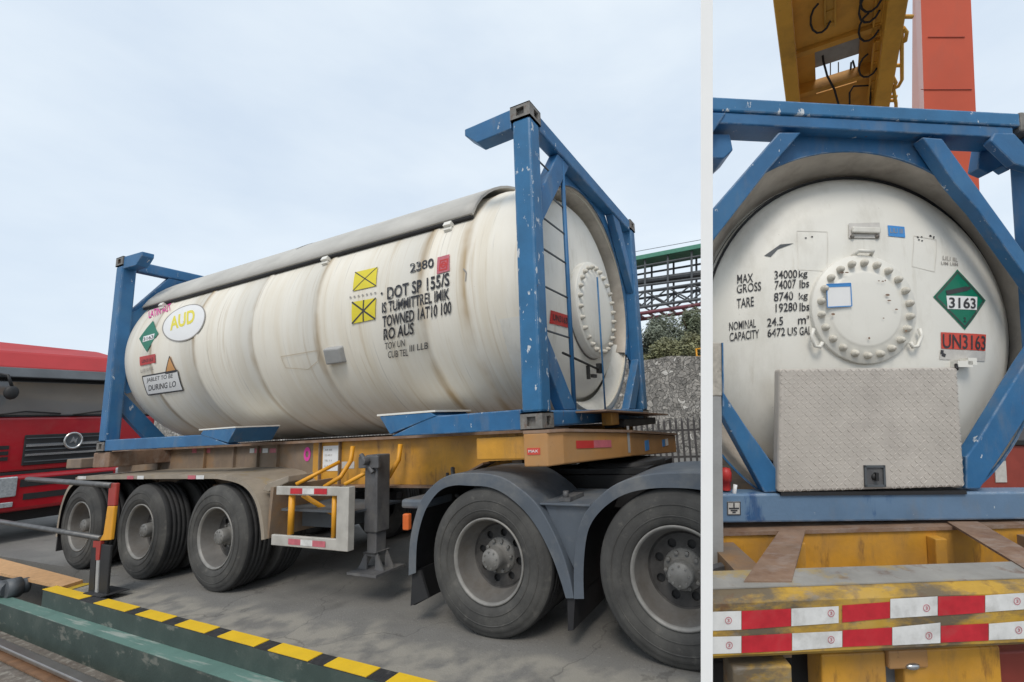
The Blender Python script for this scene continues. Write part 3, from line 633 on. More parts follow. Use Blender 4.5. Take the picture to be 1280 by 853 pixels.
# ------------------------------------------------------------------ the side-on tank container
Lc, Wc, Hc = 6.23, 2.523, 2.459
tk = Thing('tank_container', 'white tank in a blue frame seen from its side on the yellow trailer', 'tank container', (0, 0, GZ))
fz = lambda a, b, c: Vector((a, b, c + GZ))
def Lm(): return MB(fz)
def casting(t, x0, y0, z0, sx, sy, f, holes=True):
    """corner casting: a block with oval openings; sx, sy the outward directions"""
    mb = MB(f); a, b, h = .175, .165, .118
    x1, y1 = x0 - sx * a, y0 - sy * b
    # shell walls built from bars around each opening
    def wall(fn, w_):
        o = .06; v0, v1 = .028, h - .028; c = w_ / 2
        for (u0, u1, w0, w1) in ((0, c - o / 2 - .005, 0, h), (c + o / 2 + .005, w_, 0, h), (c - o / 2 - .005, c + o / 2 + .005, 0, v0), (c - o / 2 - .005, c + o / 2 + .005, v1, h)):
            mb.hexa([fn(u0, w0, 0), fn(u1, w0, 0), fn(u1, w0, .022), fn(u0, w0, .022), fn(u0, w1, 0), fn(u1, w1, 0), fn(u1, w1, .022), fn(u0, w1, .022)])
    wall(lambda u, w_, d: (x0 - sx * u, y0 - sy * d, z0 + w_), a)
    wall(lambda u, w_, d: (x0 - sx * d, y0 - sy * (.023 + u * (b - .023) / b), z0 + w_), b)
    mb.box((min(x0 - sx * .03, x1), min(y0 - sy * .03, y1), z0 + .006), (max(x0 - sx * .03, x1), max(y0 - sy * .03, y1), z0 + h - .006))
    mb.box((min(x0, x1), min(y0, y1), z0 + h - .008), (max(x0, x1), max(y0, y1), z0 + h)); mb.box((min(x0, x1), min(y0, y1), z0), (max(x0, x1), max(y0, y1), z0 + .008))
    return t.part('corner_casting', mb, M['cast'])
for X, sx in ((0, 1), (-Lc, -1)):
    for Y, sy in ((0, -1), (Wc, 1)):
        casting(tk, X, Y, 0, sx, sy, fz); casting(tk, X, Y, Hc - .118, sx, sy, fz)
for X, sx in ((0, 1), (-Lc, -1)):
    for Y, sy in ((0, -1), (Wc, 1)):
        mb = Lm(); x0, x1 = sorted((X - sx * .006, X - sx * .165)); y0, y1 = sorted((Y - sy * .006, Y - sy * .15))
        mb.box((x0, y0, .119), (x1, y1, Hc - .119)); tk.part('corner_post', mb, M['bluechip'] if (X == 0 and Y == 0) else M['blue'], bev=.018)
    x0, x1 = sorted((X - sx * .012, X - sx * .13))
    mb = Lm(); mb.box((x0, .166, Hc - .15), (x1, Wc - .166, Hc - .012)); tk.part('top_beam', mb, M['blue'], bev=.015)
    mb = Lm(); mb.box((x0, .166, .012), (x1, Wc - .166, .13)); tk.part('bottom_beam', mb, M['blue'], bev=.015)
    # diagonal braces
    b0, b1 = sorted((X - sx * .03, X - sx * .12))
    for poly in ([(.152, 1.52), (.152, 1.78), (.50, Hc - .152), (.72, Hc - .152)], [(.152, .46), (.152, .72), (.62, .132), (.40, .132)]):
        for mir in (0, 1):
            pp = [((Wc - y) if mir else y, z) for y, z in poly]
            mb = Lm(); mb.prism(pp, lambda y, z: (b0, y, z), lambda y, z: (b1, y, z)); tk.part('diagonal_brace', mb, M['blue'], bev=.008)
    # plate with the round opening
    mb = Lm(); fn = lambda t_, c, s_: (t_, Wc / 2 + c, 1.235 + s_)
    p0_, p1_ = X - sx * .125, X - sx * .14
    def sq(a, r): # outer outline of the plate: square with cut corners
        hx, hz, k = Wc / 2 - .1, 1.16, 1.62
        c, s_ = abs(math.cos(a)), abs(math.sin(a))
        return min(hx / max(c, 1e-6), hz / max(s_, 1e-6), k / (c + s_))
    seg = 96; ri = 1.06
    rg = []
    for p_ in (p0_, p1_):
        rg.append([mb.v((p_, Wc / 2 + ri * math.cos(2 * math.pi * k / seg), 1.235 + ri * math.sin(2 * math.pi * k / seg))) for k in range(seg)])
        rg.append([mb.v((p_, Wc / 2 + max(sq(2 * math.pi * k / seg, 0), ri + .03) * math.cos(2 * math.pi * k / seg), 1.235 + max(sq(2 * math.pi * k / seg, 0), ri + .03) * math.sin(2 * math.pi * k / seg))) for k in range(seg)])
    ks_ = [k for k in range(seg) if -.42 < math.sin(2 * math.pi * (k + .5) / seg)]
    for A, B in ((0, 1), (1, 3), (3, 2), (2, 0)):
        for k in ks_: mb.face([rg[A][k], rg[A][(k + 1) % seg], rg[B][(k + 1) % seg], rg[B][k]])
    tk.part('ring_plate', mb, M['blue'])
    mb = Lm(); mb.lathe([(X - sx * .141, 1.062), (X - sx * .36, 1.0), (X - sx * .36, .99), (X - sx * .141, 1.052)], fn, 64, a0=R_(-25), a1=R_(205)); tk.part('skirt', mb, M['skirt'])
    if sx < 0: continue
    mb = Lm(); mb.lathe([(X - sx * .30, .97), (X - sx * .22, 1.02), (X - sx * .17, 1.1), (X - sx * .16, 1.155), (X - sx * .2, 1.16), (X - sx * .6, 1.165)], (lambda t_, c, s_: (t_, Wc / 2 + c, 1.19 + s_)), 48, a0=R_(197), a1=R_(343)); tk.part('end_apron', mb, M['dish'])
fn = lambda t_, c, s_: (t_, Wc / 2 + c, 1.235 + s_)
RT, ZS = 1.17, 1.19
fs = lambda t_, c, s_: (t_, Wc / 2 + c, ZS + s_)
mb = Lm(); prof = [(-6.225, 1.0), (-6.21, 1.07), (-6.16, 1.12), (-6.06, 1.15), (-5.9, 1.167), (-5.65, RT)]
for xs in (-5.35, -4.45, -3.4, -2.42, -1.12):
    prof += [(xs - .035, RT), (xs - .03, RT + .007), (xs + .03, RT + .007), (xs + .035, RT)]
prof += [(-.72, RT), (-.70, RT + .006), (-.66, RT + .006), (-.64, RT - .004), (-.45, 1.165), (-.3, 1.15), (-.2, 1.10), (-.145, 1.07)]
mb.lathe(prof, fs, 128)
shell = tk.part('tank_shell', mb, M['tank'])
mb = Lm(); mb.lathe([(-.40, 1.13), (-.37, 1.0), (-.30, .97), (-.24, .90), (-.19, .78), (-.165, .6), (-.15, .45), (-.145, 0)], fn, 96); tk.part('tank_end', mb, M['dish'])
mb = Lm(); mb.lathe([(-6.1, .99), (-6.11, .6), (-6.12, 0)], fn, 64); tk.part('tank_end', mb, M['dish'])
# hatch with bolts
def hatch(t, f, cy, cz, r, x, m, n, f3=None):
    mb = MB(f); mb.lathe([(x - .12, r), (x - .02, r), (x - .012, r - .006), (x - .012, r - .1), (x - .004, r - .11), (x, r - .125), (x + .004, r - .2), (x + .008, 0)], lambda t_, c, s_: (t_, cy + c, cz + s_), 80)
    h = t.part('hatch_cover', mb, m)
    mb = MB(f); mb.lathe([(x - .115, r + .004), (x - .105, r + .012), (x - .09, r + .004)], lambda t_, c, s_: (t_, cy + c, cz + s_), 80); t.part('gasket', mb, M['cast'], parent=h)
    for k in range(n):
        a = 2 * math.pi * (k + .5) / n; py, pz = cy + (r - .055) * math.cos(a), cz + (r - .055) * math.sin(a)
        mb = MB(f); mb.lathe([(x - .03, .023), (x + .006, .023), (x + .008, .018), (x + .02, .0165), (x + .028, .011), (x + .03, 0)], lambda t_, c, s_: (t_, py + c, pz + s_), 12)
        t.part('bolt', mb, M['bolt'], parent=h)
    return h
hatch(tk, fz, 1.28, 1.10, .47, -.06, M['dish'], 26)
# sunshade over the top
mb = Lm(); a0, a1 = R_(31), R_(149); rs = 1.20
def shade(u, v, r): 
    a = a1 + (a0 - a1) * v; x = -6.02 + (5.30) * u
    q = min(1, (R_(59) - abs(a - math.pi / 2)) / R_(14)); rr = r + .022 * q * (2 - q)
    return (x, Wc / 2 - math.cos(a) * rr, ZS + math.sin(a) * rr)
nu, nv = 40, 20
g1 = [[mb.v(shade(i / nu, j / nv, rs + .022)) for j in range(nv + 1)] for i in range(nu + 1)]
g2 = [[mb.v(shade(i / nu, j / nv, rs)) for j in range(nv + 1)] for i in range(nu + 1)]
for i in range(nu):
    for j in range(nv):
        for g in (g1, g2):
            fc = mb.face([g[i][j], g[i + 1][j], g[i + 1][j + 1], g[i][j + 1]]); fc.smooth = True
for i in range(nu):
    for j in (0, nv): mb.face([g1[i][j], g1[i + 1][j], g2[i + 1][j], g2[i][j]])
for j in range(nv):
    for i in (0, nu): mb.face([g1[i][j], g1[i][j + 1], g2[i][j + 1], g2[i][j]])
sh = tk.part('sunshade', mb, M['shade'])
mb = Lm()
for x in (-3.33,): mb.lathe([(x, rs + .044), (x + .02, rs + .047), (x + .04, rs + .044)], lambda t_, c, s_: (t_, Wc / 2 - c, ZS + s_), 24, a0=a0 + .3, a1=a1 - .3)
ca, sa = math.cos(a0), math.sin(a0)
mb.tube([(-6.02, Wc / 2 - ca * (rs - .012), ZS + sa * (rs - .012)), (-.74, Wc / 2 - ca * (rs - .012), ZS + sa * (rs - .012))], .02, 8)
tk.part('shade_edge', mb, M['rubber'], parent=sh)
for px, py in ((201, 374), (402, 319), (559, 269)):
    mb = Lm(); 
    X = {201: -5.52, 402: -2.52, 559: -.973}[px]
    for aa, r0, r1 in ((a0 - .035, RT, rs + .02), (a0 - .06, RT, RT + .025)):
        c_, s_ = math.cos(aa), math.sin(aa)
        mb.hexa([(X + dx, Wc / 2 - math.cos(aa + da) * r_, ZS + math.sin(aa + da) * r_) for r_ in (r0 - .01, r1) for dx, da in ((-.04, -.02), (.04, -.02), (.04, .02), (-.04, .02))])
    tk.part('shade_bracket', mb, M['dish'], bev=.006)
# stubs of the top side rails
for X, sx in ((0, 1), (-Lc, -1)):
    for Y, sy in ((0, -1), (Wc, 1)):
        y0, y1 = sorted((Y - sy * .01, Y - sy * .13)); X0, X1, X2 = X - sx * .176, X - sx * .5, X - sx * .62
        mb = Lm(); mb.prism([(X0, Hc - .17), (X0, Hc - .008), (X2, Hc - .03), (X2, Hc - .085), (X1, Hc - .185)], lambda x, z: (x, y0, z), lambda x, z: (x, y1, z)); tk.part('rail_stub', mb, M['blue'], bev=.008)
# bottom side rails with saddles
for Y, sy in ((0, -1), (Wc, 1)):
    y0, y1 = sorted((Y - sy * .01, Y - sy * .13)); y2 = Y - sy * .42
    for pts, sad in (([(-.176, .004), (-.176, .145), (-.98, .14), (-1.40, .004)], [(-.93, .141), (-.98, .172), (-1.52, .172), (-1.40, .022)]),
                     ([(-6.054, .004), (-6.054, .135), (-4.0, .12), (-3.55, .004)], [(-4.05, .122), (-4.0, .165), (-3.44, .165), (-3.56, .022)])):
        mb = Lm(); mb.prism(pts, lambda x, z: (x, y0, z), lambda x, z: (x, y1, z)); tk.part('side_rail', mb, M['blue'], bev=.008)
        mb = Lm(); ya, yb = sorted((Y - sy * .004, y2)); mb.prism(sad, lambda x, z: (x, ya, z), lambda x, z: (x, yb, z)); s_ = tk.part('saddle', mb, M['blue'], bev=.006)
        mb = Lm(); xa, xb = min(p[0] for p in sad) - .02, max(p[0] for p in sad); mb.box((xa, ya - .004, .1722 if xa > -2 else .1652), (xb, yb, .187 if xa > -2 else .178)); tk.part('saddle_pad', mb, M['dish'], parent=s_)
# ladder on the end
mb = Lm()
for y in (.60, 1.2): 
    if y < 1: mb.tube([(-.045, y, .13), (-.045, y, Hc - .15)], .02, 8)
    else: mb.tube([(-.02, y, .13), (-.02, y, 1.40)], .009, 8)
lad = tk.part('ladder', mb, M['blue'])
for z in (.72, 1.06, 1.36, 1.62, 1.86, 2.08):
    mb = Lm(); mb.tube([(-.05, .13, z), (-.05, .60, z)], .008, 6); tk.part('rung', mb, M['pgrey'], parent=lad)
mb = Lm(); mb.tube([(-.05, .45, .58), (-.05, 1.2, .50)], .010, 6); mb.box((-.07, .93, .40), (-.045, .96, .52)); mb.box((-.07, 1.02, .42), (-.04, 1.1, .45)); mb.box((-.07, 1.16, .47), (-.03, 1.23, .56)); tk.part('latch_rod', mb, M['black'])
# markings on the shell
def on_shell(px, py, r=RT + .008):
    d = ray(px, py); o = CC; yc, zc = Wc / 2, ZS + GZ
    a = d.y ** 2 + d.z ** 2; b = 2 * ((o.y - yc) * d.y + (o.z - zc) * d.z); c = (o.y - yc) ** 2 + (o.z - zc) ** 2 - r * r
    D = b * b - 4 * a * c; t_ = (-b - math.sqrt(max(D, 0))) / (2 * a); P = o + d * t_
    return P.x, math.atan2(P.z - zc, yc - P.y) * r
def shellmap(lift): 
    r = RT + .008 + (lift - .008) * .35
    return lambda u, v: (u, Wc / 2 - math.cos(v / (RT + .008)) * r, ZS + math.sin(v / (RT + .008)) * r)
def decal_px(name, me_fn, m, lift=.009, label=None, parent=None):
    mb = Lm(); fm = shellmap(lift); bm = mb.bm
    vs = [bm.verts.new((x, y, 0)) for x, y in me_fn[0]]
    for f_ in me_fn[1]: mb.face([vs[i] for i in f_])
    ylo, yhi = min(p[1] for p in me_fn[0]), max(p[1] for p in me_fn[0]); k = math.floor(ylo / .03) + 1
    while k * .03 < yhi:
        bmesh.ops.bisect_plane(bm, geom=bm.verts[:] + bm.edges[:] + bm.faces[:], plane_co=(0, k * .03, 0), plane_no=(0, 1, 0), dist=1e-6); k += 1
    for v_ in bm.verts: v_.co = fz(*fm(v_.co.x, v_.co.y))
    return tk.part(name, mb, m, parent=parent or shell, label=label)
def shell_text(s, xl, yl, xr, yr, hpx, m='ink', lift=.010, name='lettering', bold=.022):
    u0, v0 = on_shell(xl, yl); u1, v1 = on_shell(xr, yr); u2, v2 = on_shell(xl, yl - hpx)
    me = fit_text(s, 1, 1, bold=bold)
    h = v2 - v0
    me = ([(u0 + x * (u1 - u0) + (u2 - u0) * y, v0 + x * (v1 - v0) + h * y) for x, y in me[0]], me[1])
    return decal_px(name, me, M[m], lift)
def shell_quad(name, pts, m, lift=.0095, parent=None, label=None):
    q = [on_shell(*p) for p in pts]; return decal_px(name, quad2d(*q), M[m], lift, label, parent)
# right hand block: photo order lower-left, lower-right, upper-right, upper-left
shell_text('2380', 512.5, 341.5, 542.5, 334, 11.5)
sb = shell_quad('square_mark', [(546, 343), (562, 338.5), (562, 318), (547, 322)], 'tapefaded')
u0, v0 = on_shell(548.5, 339.5); u1, v1 = on_shell(560.5, 323)
me = frame2d(min(u0, u1), v0, max(u0, u1), v1, .014); me2 = line2d([(u0, (v0 + v1) / 2), (u1, (v0 + v1) / 2)], .012); me3 = circ2d((u0 + u1) / 2, (v0 + v1) / 2, .03, .03, 16, .5)
for q in (me, me2, me3): decal_px('ink_outline', q, M['signr'], .0125, parent=sb)
shell_text('DOT SP 155/S', 484, 375, 562, 357, 15.5)
shell_text('IS TUMMITTREL IMIK', 477.5, 392, 562, 374.5, 13.5)
shell_text('TOWNED 1AT10 100', 478, 410, 564, 392, 14.5)
shell_text('RO AUS', 479.5, 426, 517, 418, 14.5)
shell_text('TOV UN', 481, 437.5, 506, 433, 8.5, 'inkl', bold=.004)
shell_text('CUB TEL', 485, 448, 510, 445, 8.5, 'inkl', bold=.004)
shell_text('III LLB', 512, 440, 535, 436, 8, 'inkl', bold=.004)
for pts, xs in (([(441, 364), (470, 357.5), (472, 334), (444, 340.5)], 0), ([(440, 405), (469, 399), (470, 372.5), (440, 378)], 1)):
    q = shell_quad('yellow_label', pts, 'signy')
    P = [on_shell(*p) for p in pts]
    for a, b in ((0, 2), (1, 3)) + (((4, 5),) if xs else ()):
        g = P + [((P[0][0] + P[1][0]) / 2, (P[0][1] + P[1][1]) / 2), ((P[2][0] + P[3][0]) / 2, (P[2][1] + P[3][1]) / 2)]
        decal_px('cross_line', line2d([g[a], g[b]], .010 if not xs else .016), M['inkl'], .0125, parent=q)
shell_text('- - - - - - -', 437, 373, 470, 367, 2.0, 'faintink', bold=0)
decal_px('dot_mark', circ2d(*on_shell(477, 367), .012, .012, 12), M['inkl'])
# grey box bracket on the shell
u, v = on_shell(420, 444); a = v / (RT + .008)
mb = Lm(); f2 = lambda du, da, r: (u + du, Wc / 2 - math.cos(a + da) * r, ZS + math.sin(a + da) * r)
mb.hexa([f2(-.12, -.07, RT - .02), f2(.10, -.075, RT - .02), f2(.12, .07, RT - .02), f2(-.1, .075, RT - .02), f2(-.12, -.06, RT + .05), f2(.09, -.06, RT + .05), f2(.10, .05, RT + .05), f2(-.1, .06, RT + .05)])
tk.part('grey_bracket', mb, M['conc'], parent=shell, bev=.012)
P = [on_shell(*p) for p in ((351, 446), (398, 438), (397, 452), (385, 462), (357, 460), (351, 446))]
decal_px('patch_outline', line2d(P, .006), M['faintpatch'], .0085)
P = [on_shell(*p) for p in ((582, 352), (583, 341), (579, 336))]; decal_px('scuff', line2d(P, .012), M['faintink'])
# left hand group of stickers
c0 = on_shell(229, 402.5); e1 = on_shell(256, 391); e2 = on_shell(228, 384)
def ell(k, n=40, r0=0):
    vs, fs = circ2d(0, 0, 1, 1, n, r0); U = ((e1[0] - c0[0]) * 1.03, (e1[1] - c0[1])); V = (e2[0] - c0[0], (e2[1] - c0[1]) * 1.02)
    return [(c0[0] + x * U[0] * k + y * V[0] * k, c0[1] + x * U[1] * k + y * V[1] * k) for x, y in vs], fs
ov = decal_px('oval_sticker', ell(1), M['signw'], .010)
decal_px('oval_outline', ell(1.0, 40, .95), M['faintink'], .0125, parent=ov)
shell_text('AUD', 213, 414, 244, 403, 17, 'ylw', .014, 'lettering', .03)
shell_text('LATIN AUT', 186, 398, 214, 388, 9, 'pink', .011, 'handwriting', .01)
q = shell_quad('green_placard', [(183.5, 440), (198, 417), (191.5, 401), (174, 423.5)], 'green')
shell_quad('number_panel', [(178.5, 428), (192, 424), (193.5, 417), (179.5, 421)], 'signw', .0125, q)
shell_text('3163', 179.5, 427, 192, 423.2, 4.5, 'inkl', .0145, 'lettering', .02)
q = shell_quad('red_label', [(175, 457.5), (194.5, 453.5), (194, 442.5), (174.5, 446.5)], 'signr')
shell_text('UN3163', 177.5, 454.5, 191.5, 451.5, 4.5, 'inkl', .0125, 'lettering', .01)
shell_text('LIII LILL', 176, 466.5, 192, 462, 4, 'faintink', .010, 'lettering', .004)
q = shell_quad('orange_label', [(207, 467.5), (221, 464.5), (213, 446), (211.5, 446)], 'signo')
P = [on_shell(*p) for p in ((207, 467.5), (212, 445.5), (221, 464.5), (207, 467.5))]; decal_px('ink_outline', line2d(P, .012), M['inkl'], .0125, parent=q)
pts = [(185, 494), (229, 488), (222, 463), (178, 471)]
q = shell_quad('warning_label', pts, 'signw')
P = [on_shell(*p) for p in pts]; decal_px('ink_outline', line2d(P + [P[0]], .016), M['inkl'], .0125, parent=q)
shell_text('JABLET TO BE', 183.5, 479.5, 216, 474, 6.5, 'inkl', .0125, 'lettering', .004)
shell_text('DURING LO', 186, 489, 220, 483.5, 7, 'inkl', .0125, 'lettering', .01)
# red sticker on the end
q = [LC.at(x, y, 0, -.172) for x, y in ((691, 404), (709, 409), (708, 395), (690, 388))]
mb = Lm(); vs = [mb.v((-.10, p.y * 1.0 - .0, p.z - GZ)) for p in q]; mb.face(vs)
mb2 = Lm(); y0_, y1_, z0_, z1_ = min(p.y for p in q), max(p.y for p in q), min(p.z for p in q) - GZ, max(p.z for p in q) - GZ
def endx(y, z):
    r = math.hypot(y - Wc / 2, z - 1.235)
    return float(np.interp(r, [0, .45, .6, .78, .9, .97, 1.0], [-.145, -.15, -.165, -.19, -.24, -.30, -.37]))
mb.bm.free()
mb2.flat(rect2d(y0_, z0_, y1_, z1_, 6, 6), lambda y, z: (endx(y, z) + .006, y, z)); tk.part('red_label', mb2, M['signr'])
mb2 = Lm(); mb2.flat(shift(fit_text('UN3163', (y1_ - y0_) * .8, (z1_ - z0_) * .5, bold=.02), y0_ + .03, z0_ + .03), lambda y, z: (endx(y, z) + .009, y, z)); tk.part('lettering', mb2, M['inkl'])

# ------------------------------------------------------------------ the yellow semi-trailer
tr = Thing('semi_trailer', 'yellow skeletal semi-trailer with three axles under the side-on tank', 'trailer', (-3, 1.26, 0))
zz = lambda z: z + GZ
WY0 = .62
XG = LC.at(392, 575, 1, WY0).x
for Y, sy in ((WY0, -1), (Wc - WY0, 1)):
    yA, yB = Y - .09, Y + .09
    mb = MB(); mb.box((-7.3, Y - .008, zz(-.46)), (XG, Y + .008, zz(-.03)))
    tr.part('main_web', mb, M['dirtyy'])
    mb = MB(); mb.prism([(XG, zz(-.46)), (XG, zz(-.03)), (.0, zz(-.03)), (.0, zz(-.24)), (-.9, zz(-.26)), (-1.35, zz(-.46))], lambda x, z: (x, Y - .008, z), lambda x, z: (x, Y + .008, z)); tr.part('gooseneck_web', mb, M['yellow'])
    mb = MB(); mb.box((-7.3, yA, zz(-.029)), (-.16, yB, zz(-.004))); mb.box((-7.3, yA, zz(-.478)), (-1.37, yB, zz(-.461)));
    mb.hexa([(-1.37, yA, zz(-.478)), (-1.37, yB, zz(-.478)), (-1.37, yB, zz(-.461)), (-1.37, yA, zz(-.461)), (-.9, yA, zz(-.278)), (-.9, yB, zz(-.278)), (-.9, yB, zz(-.262)), (-.9, yA, zz(-.262))])
    tr.part('flange', mb, M['rustplate'])
    mb = MB()
    for x in (-6.2, -5.15, -4.55, -4.1, -3.75, -3.05, -2.75): mb.box((x, Y - .0081 if Y < 1 else Y + .0081, zz(-.455)), (x + .014, Y - .0081 - .03 if Y < 1 else Y + .04, zz(-.031)))
    tr.part('stiffener', mb, M['dirtyy'])
for x in (-7.25, -6.0, -4.9, -3.8, -2.7, -1.6, -.7): tr.part('cross_member', MB().box((x, WY0 + .05, zz(-.36)), (x + .1, Wc - WY0 - .05, zz(-.12))), M['dirtyy'])
# rear bolster under the far corners
mb = MB(); mb.box((-6.34, .02, zz(-.19)), (-5.95, Wc - .02, zz(-.012))); tr.part('rear_bolster', mb, M['rustplate'], bev=.01)
mb = MB(); mb.box((-7.3, .1, zz(-.2)), (-6.9, Wc - .1, zz(-.08))); tr.part('rear_beam', mb, M['dirtyy'], bev=.01)
# nose beam: plan outline
plan = [(-.155, .0), (.03, .0), (.10, .10), (.31, .90), (.31, 2.46), (-.155, 2.52)]
nd = lambda y: -.165 * max(0, (y - .1) / 2.4) 
mb = MB(); mb.prism(plan, lambda x, y: (x, y, zz(-.245) + .03 * min(1, max(0, (y - .05) / .3)) + nd(y)), lambda x, y: (x, y, zz(-.024) + nd(y))); nose = tr.part('nose_beam', mb, M['peach'], bev=.008)
mb = MB(); pl2 = [(x + (.02 if x > 0 else 0), y) for x, y in plan]; mb.prism(pl2, lambda x, y: (x, y, zz(-.0235) + nd(y)), lambda x, y: (x, y, zz(-.003) + nd(y))); tr.part('nose_top_plate', mb, M['rustplate'])
def onnose(me, name, m, y0, z0, lift=.004, parent=None):     # flat piece on the slanted face of the nose
    d = Vector((.21, .80)).normalized()
    mb = MB(); mb.flat(me, lambda u, v: (.10 + d.x * (u + y0) + d.y * lift, .10 + d.y * (u + y0) - d.x * lift, zz(z0 + v) + nd(.10 + d.y * (u + y0)))); return tr.part(name, mb, m, parent=parent or nose)
onnose(rect2d(0, 0, .2, .055), 'red_tape', M['signr'], .13, -.14)
onnose(rect2d(.2, 0, .42, .055), 'faded_tape', M['tapefaded'], .13, -.138)
onnose(rect2d(0, -.075, .035, .14), 'edge_strip', M['conc'], .775, -.11)
mb = MB(); mb.box((-.125, -.004, zz(-.165)), (-.025, -.0005, zz(-.12))); q = tr.part('red_label', mb, M['signr2'], parent=nose)
mb = MB(); mb.flat(shift(fit_text('MAX', .075, .018, bold=.01), -.113, zz(-.15)), lambda u, v: (u, -.006, v)); tr.part('lettering', mb, M['signw'], parent=nose)
mb = MB(); mb.box((.3105, 1.28, zz(-.26)), (.3135, 1.4, zz(-.17))); tr.part('blue_label', mb, M['signb'], parent=nose)
mb = MB(); mb.box((.3105, 1.88, zz(-.27)), (.3135, 1.98, zz(-.20))); tr.part('blue_label', mb, M['signb'], parent=nose)
mb = MB(); mb.box((.3138, 2.0, zz(-.27)), (.316, 2.1, zz(-.20))); tr.part('white_label', mb, M['signw'], parent=nose)
mb = MB(); mb.box((.06, .9, zz(-.012)), (.16, 1.07, zz(.1))); tr.part('twistlock_block', mb, M['yellow'], bev=.01)
mb = MB(); mb.box((.0, 1.1, zz(-.04)), (.2, 2.1, zz(.03))); tr.part('lock_housing', mb, M['black'], bev=.01)
mb = MB(); mb.hexa([(-.02, .55, zz(.105)), (.25, .55, zz(.105)), (.25, 2.45, zz(.045)), (-.02, 2.45, zz(.045)), (-.02, .55, zz(.118)), (.25, .55, zz(.118)), (.25, 2.45, zz(.058)), (-.02, 2.45, zz(.058))]); tr.part('cover_plate', mb, M['rustplate'])
mb = MB(); mb.box((-.6, .06, zz(-.20)), (-.16, .12, zz(-.04))); tr.part('side_bracket', mb, M['yellow'], bev=.01)
# under plate of the gooseneck
mb = MB(); mb.prism([(-1.5, zz(-.46)), (.0, zz(-.265)), (.05, zz(-.265)), (.05, zz(-.29)), (-.9, zz(-.31)), (-1.5, zz(-.50))], lambda x, z: (x, .9, z), lambda x, z: (x, Wc - .9, z)); tr.part('kingpin_plate', mb, M['black'])
# fender over the three axles
for Y, sy in ((0, 1),):
    pr = [(-7.05, zz(-1.02)), (-7.02, zz(-.70)), (-6.9, zz(-.46)), (-6.7, zz(-.335)), (-6.4, zz(-.285)), (-4.0, zz(-.275)), (-3.6, zz(-.285)), (-3.3, zz(-.33)), (-3.12, zz(-.42)), (-3.0, zz(-.56)), (-2.93, zz(-.75)), (-2.91, zz(-.85))]
    Q = []
    for i in range(len(pr) - 1):
        a, b, c, d = pr[max(i - 1, 0)], pr[i], pr[i + 1], pr[min(i + 2, len(pr) - 1)]
        for t_ in (0, .25, .5, .75): Q.append(tuple(.5 * (2 * b[k] + (c[k] - a[k]) * t_ + (2 * a[k] - 5 * b[k] + 4 * c[k] - d[k]) * t_ ** 2 + (3 * b[k] - a[k] - 3 * c[k] + d[k]) * t_ ** 3) for k in (0, 1)))
    pr = Q + [pr[-1]]; lip = []
    for i, p_ in enumerate(pr):
        t_ = Vector(pr[min(i + 1, len(pr) - 1)]) - Vector(pr[max(i - 1, 0)]); t_.normalize(); lip.append((p_[0] + t_.y * .045, p_[1] - t_.x * .045))
    mb = MB()
    rw = [[mb.v((p_[0], y, p_[1])) for p_ in P] for P, y in ((lip, 0), (pr, 0), (pr, .015), (pr, .62))]
    for A, B in zip(rw, rw[1:]):
        for k in range(len(pr) - 1): mb.face([A[k], A[k + 1], B[k + 1], B[k]])
    inn = [(a[0] * .8 + b[0] * .2, a[1] * .8 + b[1] * .2) for a, b in zip(pr, lip)]
    ml = MB(); ml.strip(inn, lambda x, z: (x, .012, z), lambda x, z: (x, .62, z)); tr.part('shade_liner', ml, M['black'])  # black sheet stands for the shade under the trailer fender
    fd = tr.part('fender', mb, M['fendert'])
    for (x, m) in ((-6.62, 'tapewhite'), (-5.42, 'tapefaded'), (-5.2, 'tapewhite'), (-4.2, 'tapefaded'), (-4.05, 'tapewhite')):
        mb = MB(); mb.flat(rect2d(x, zz(-.322), x + (.22 if m == 'tapewhite' and x < -6 else .14), zz(-.285), 1, 1), lambda u, v: (u, -.004, v)); tr.part('reflector_tape', mb, M[m], parent=fd)
    mb = MB(); mb.prism([(-2.7, zz(-.30)), (-3.0, zz(-.37)), (-3.06, zz(-.43)), (-2.98, zz(-.45)), (-2.7, zz(-.36))], lambda x, z: (x, .05, z), lambda x, z: (x, .3, z)); tr.part('fender_bracket', mb, M['fendert'], bev=.01)
    mb = MB(); mb.prism([(-2.905, zz(-.40)), (-2.925, zz(-.85)), (-2.90, zz(-.85)), (-2.86, zz(-.40))], lambda x, z: (x, .03, z), lambda x, z: (x, .62, z)); tr.part('splash_panel', mb, M['dirtyy'])
mb = MB(); mb.box((-7.07, .02, zz(-1.20)), (-7.045, .62, zz(-.80))); tr.part('mudflap', mb, M['rubber'])
for X in (-3.7, -5.1, -6.5):
    wheel(tr, X, .0, .5, rot=random.uniform(0, 3)); wheel(tr, X, Wc, .5, flip=True)
    mb = MB(); mb.tube([(X, .2, .5), (X, Wc - .2, .5)], .09, 12); tr.part('axle', mb, M['black'])
    mb = MB(); mb.box((X - .45, WY0 + .0, .55), (X + .45, WY0 + .09, .63)); mb.box((X - .45, Wc - WY0 - .09, .55), (X + .45, Wc - WY0, .63)); mb.box((X - .06, WY0 + .0, .631), (X + .06, WY0 + .09, .91)); tr.part('leaf_spring', mb, M['black'])
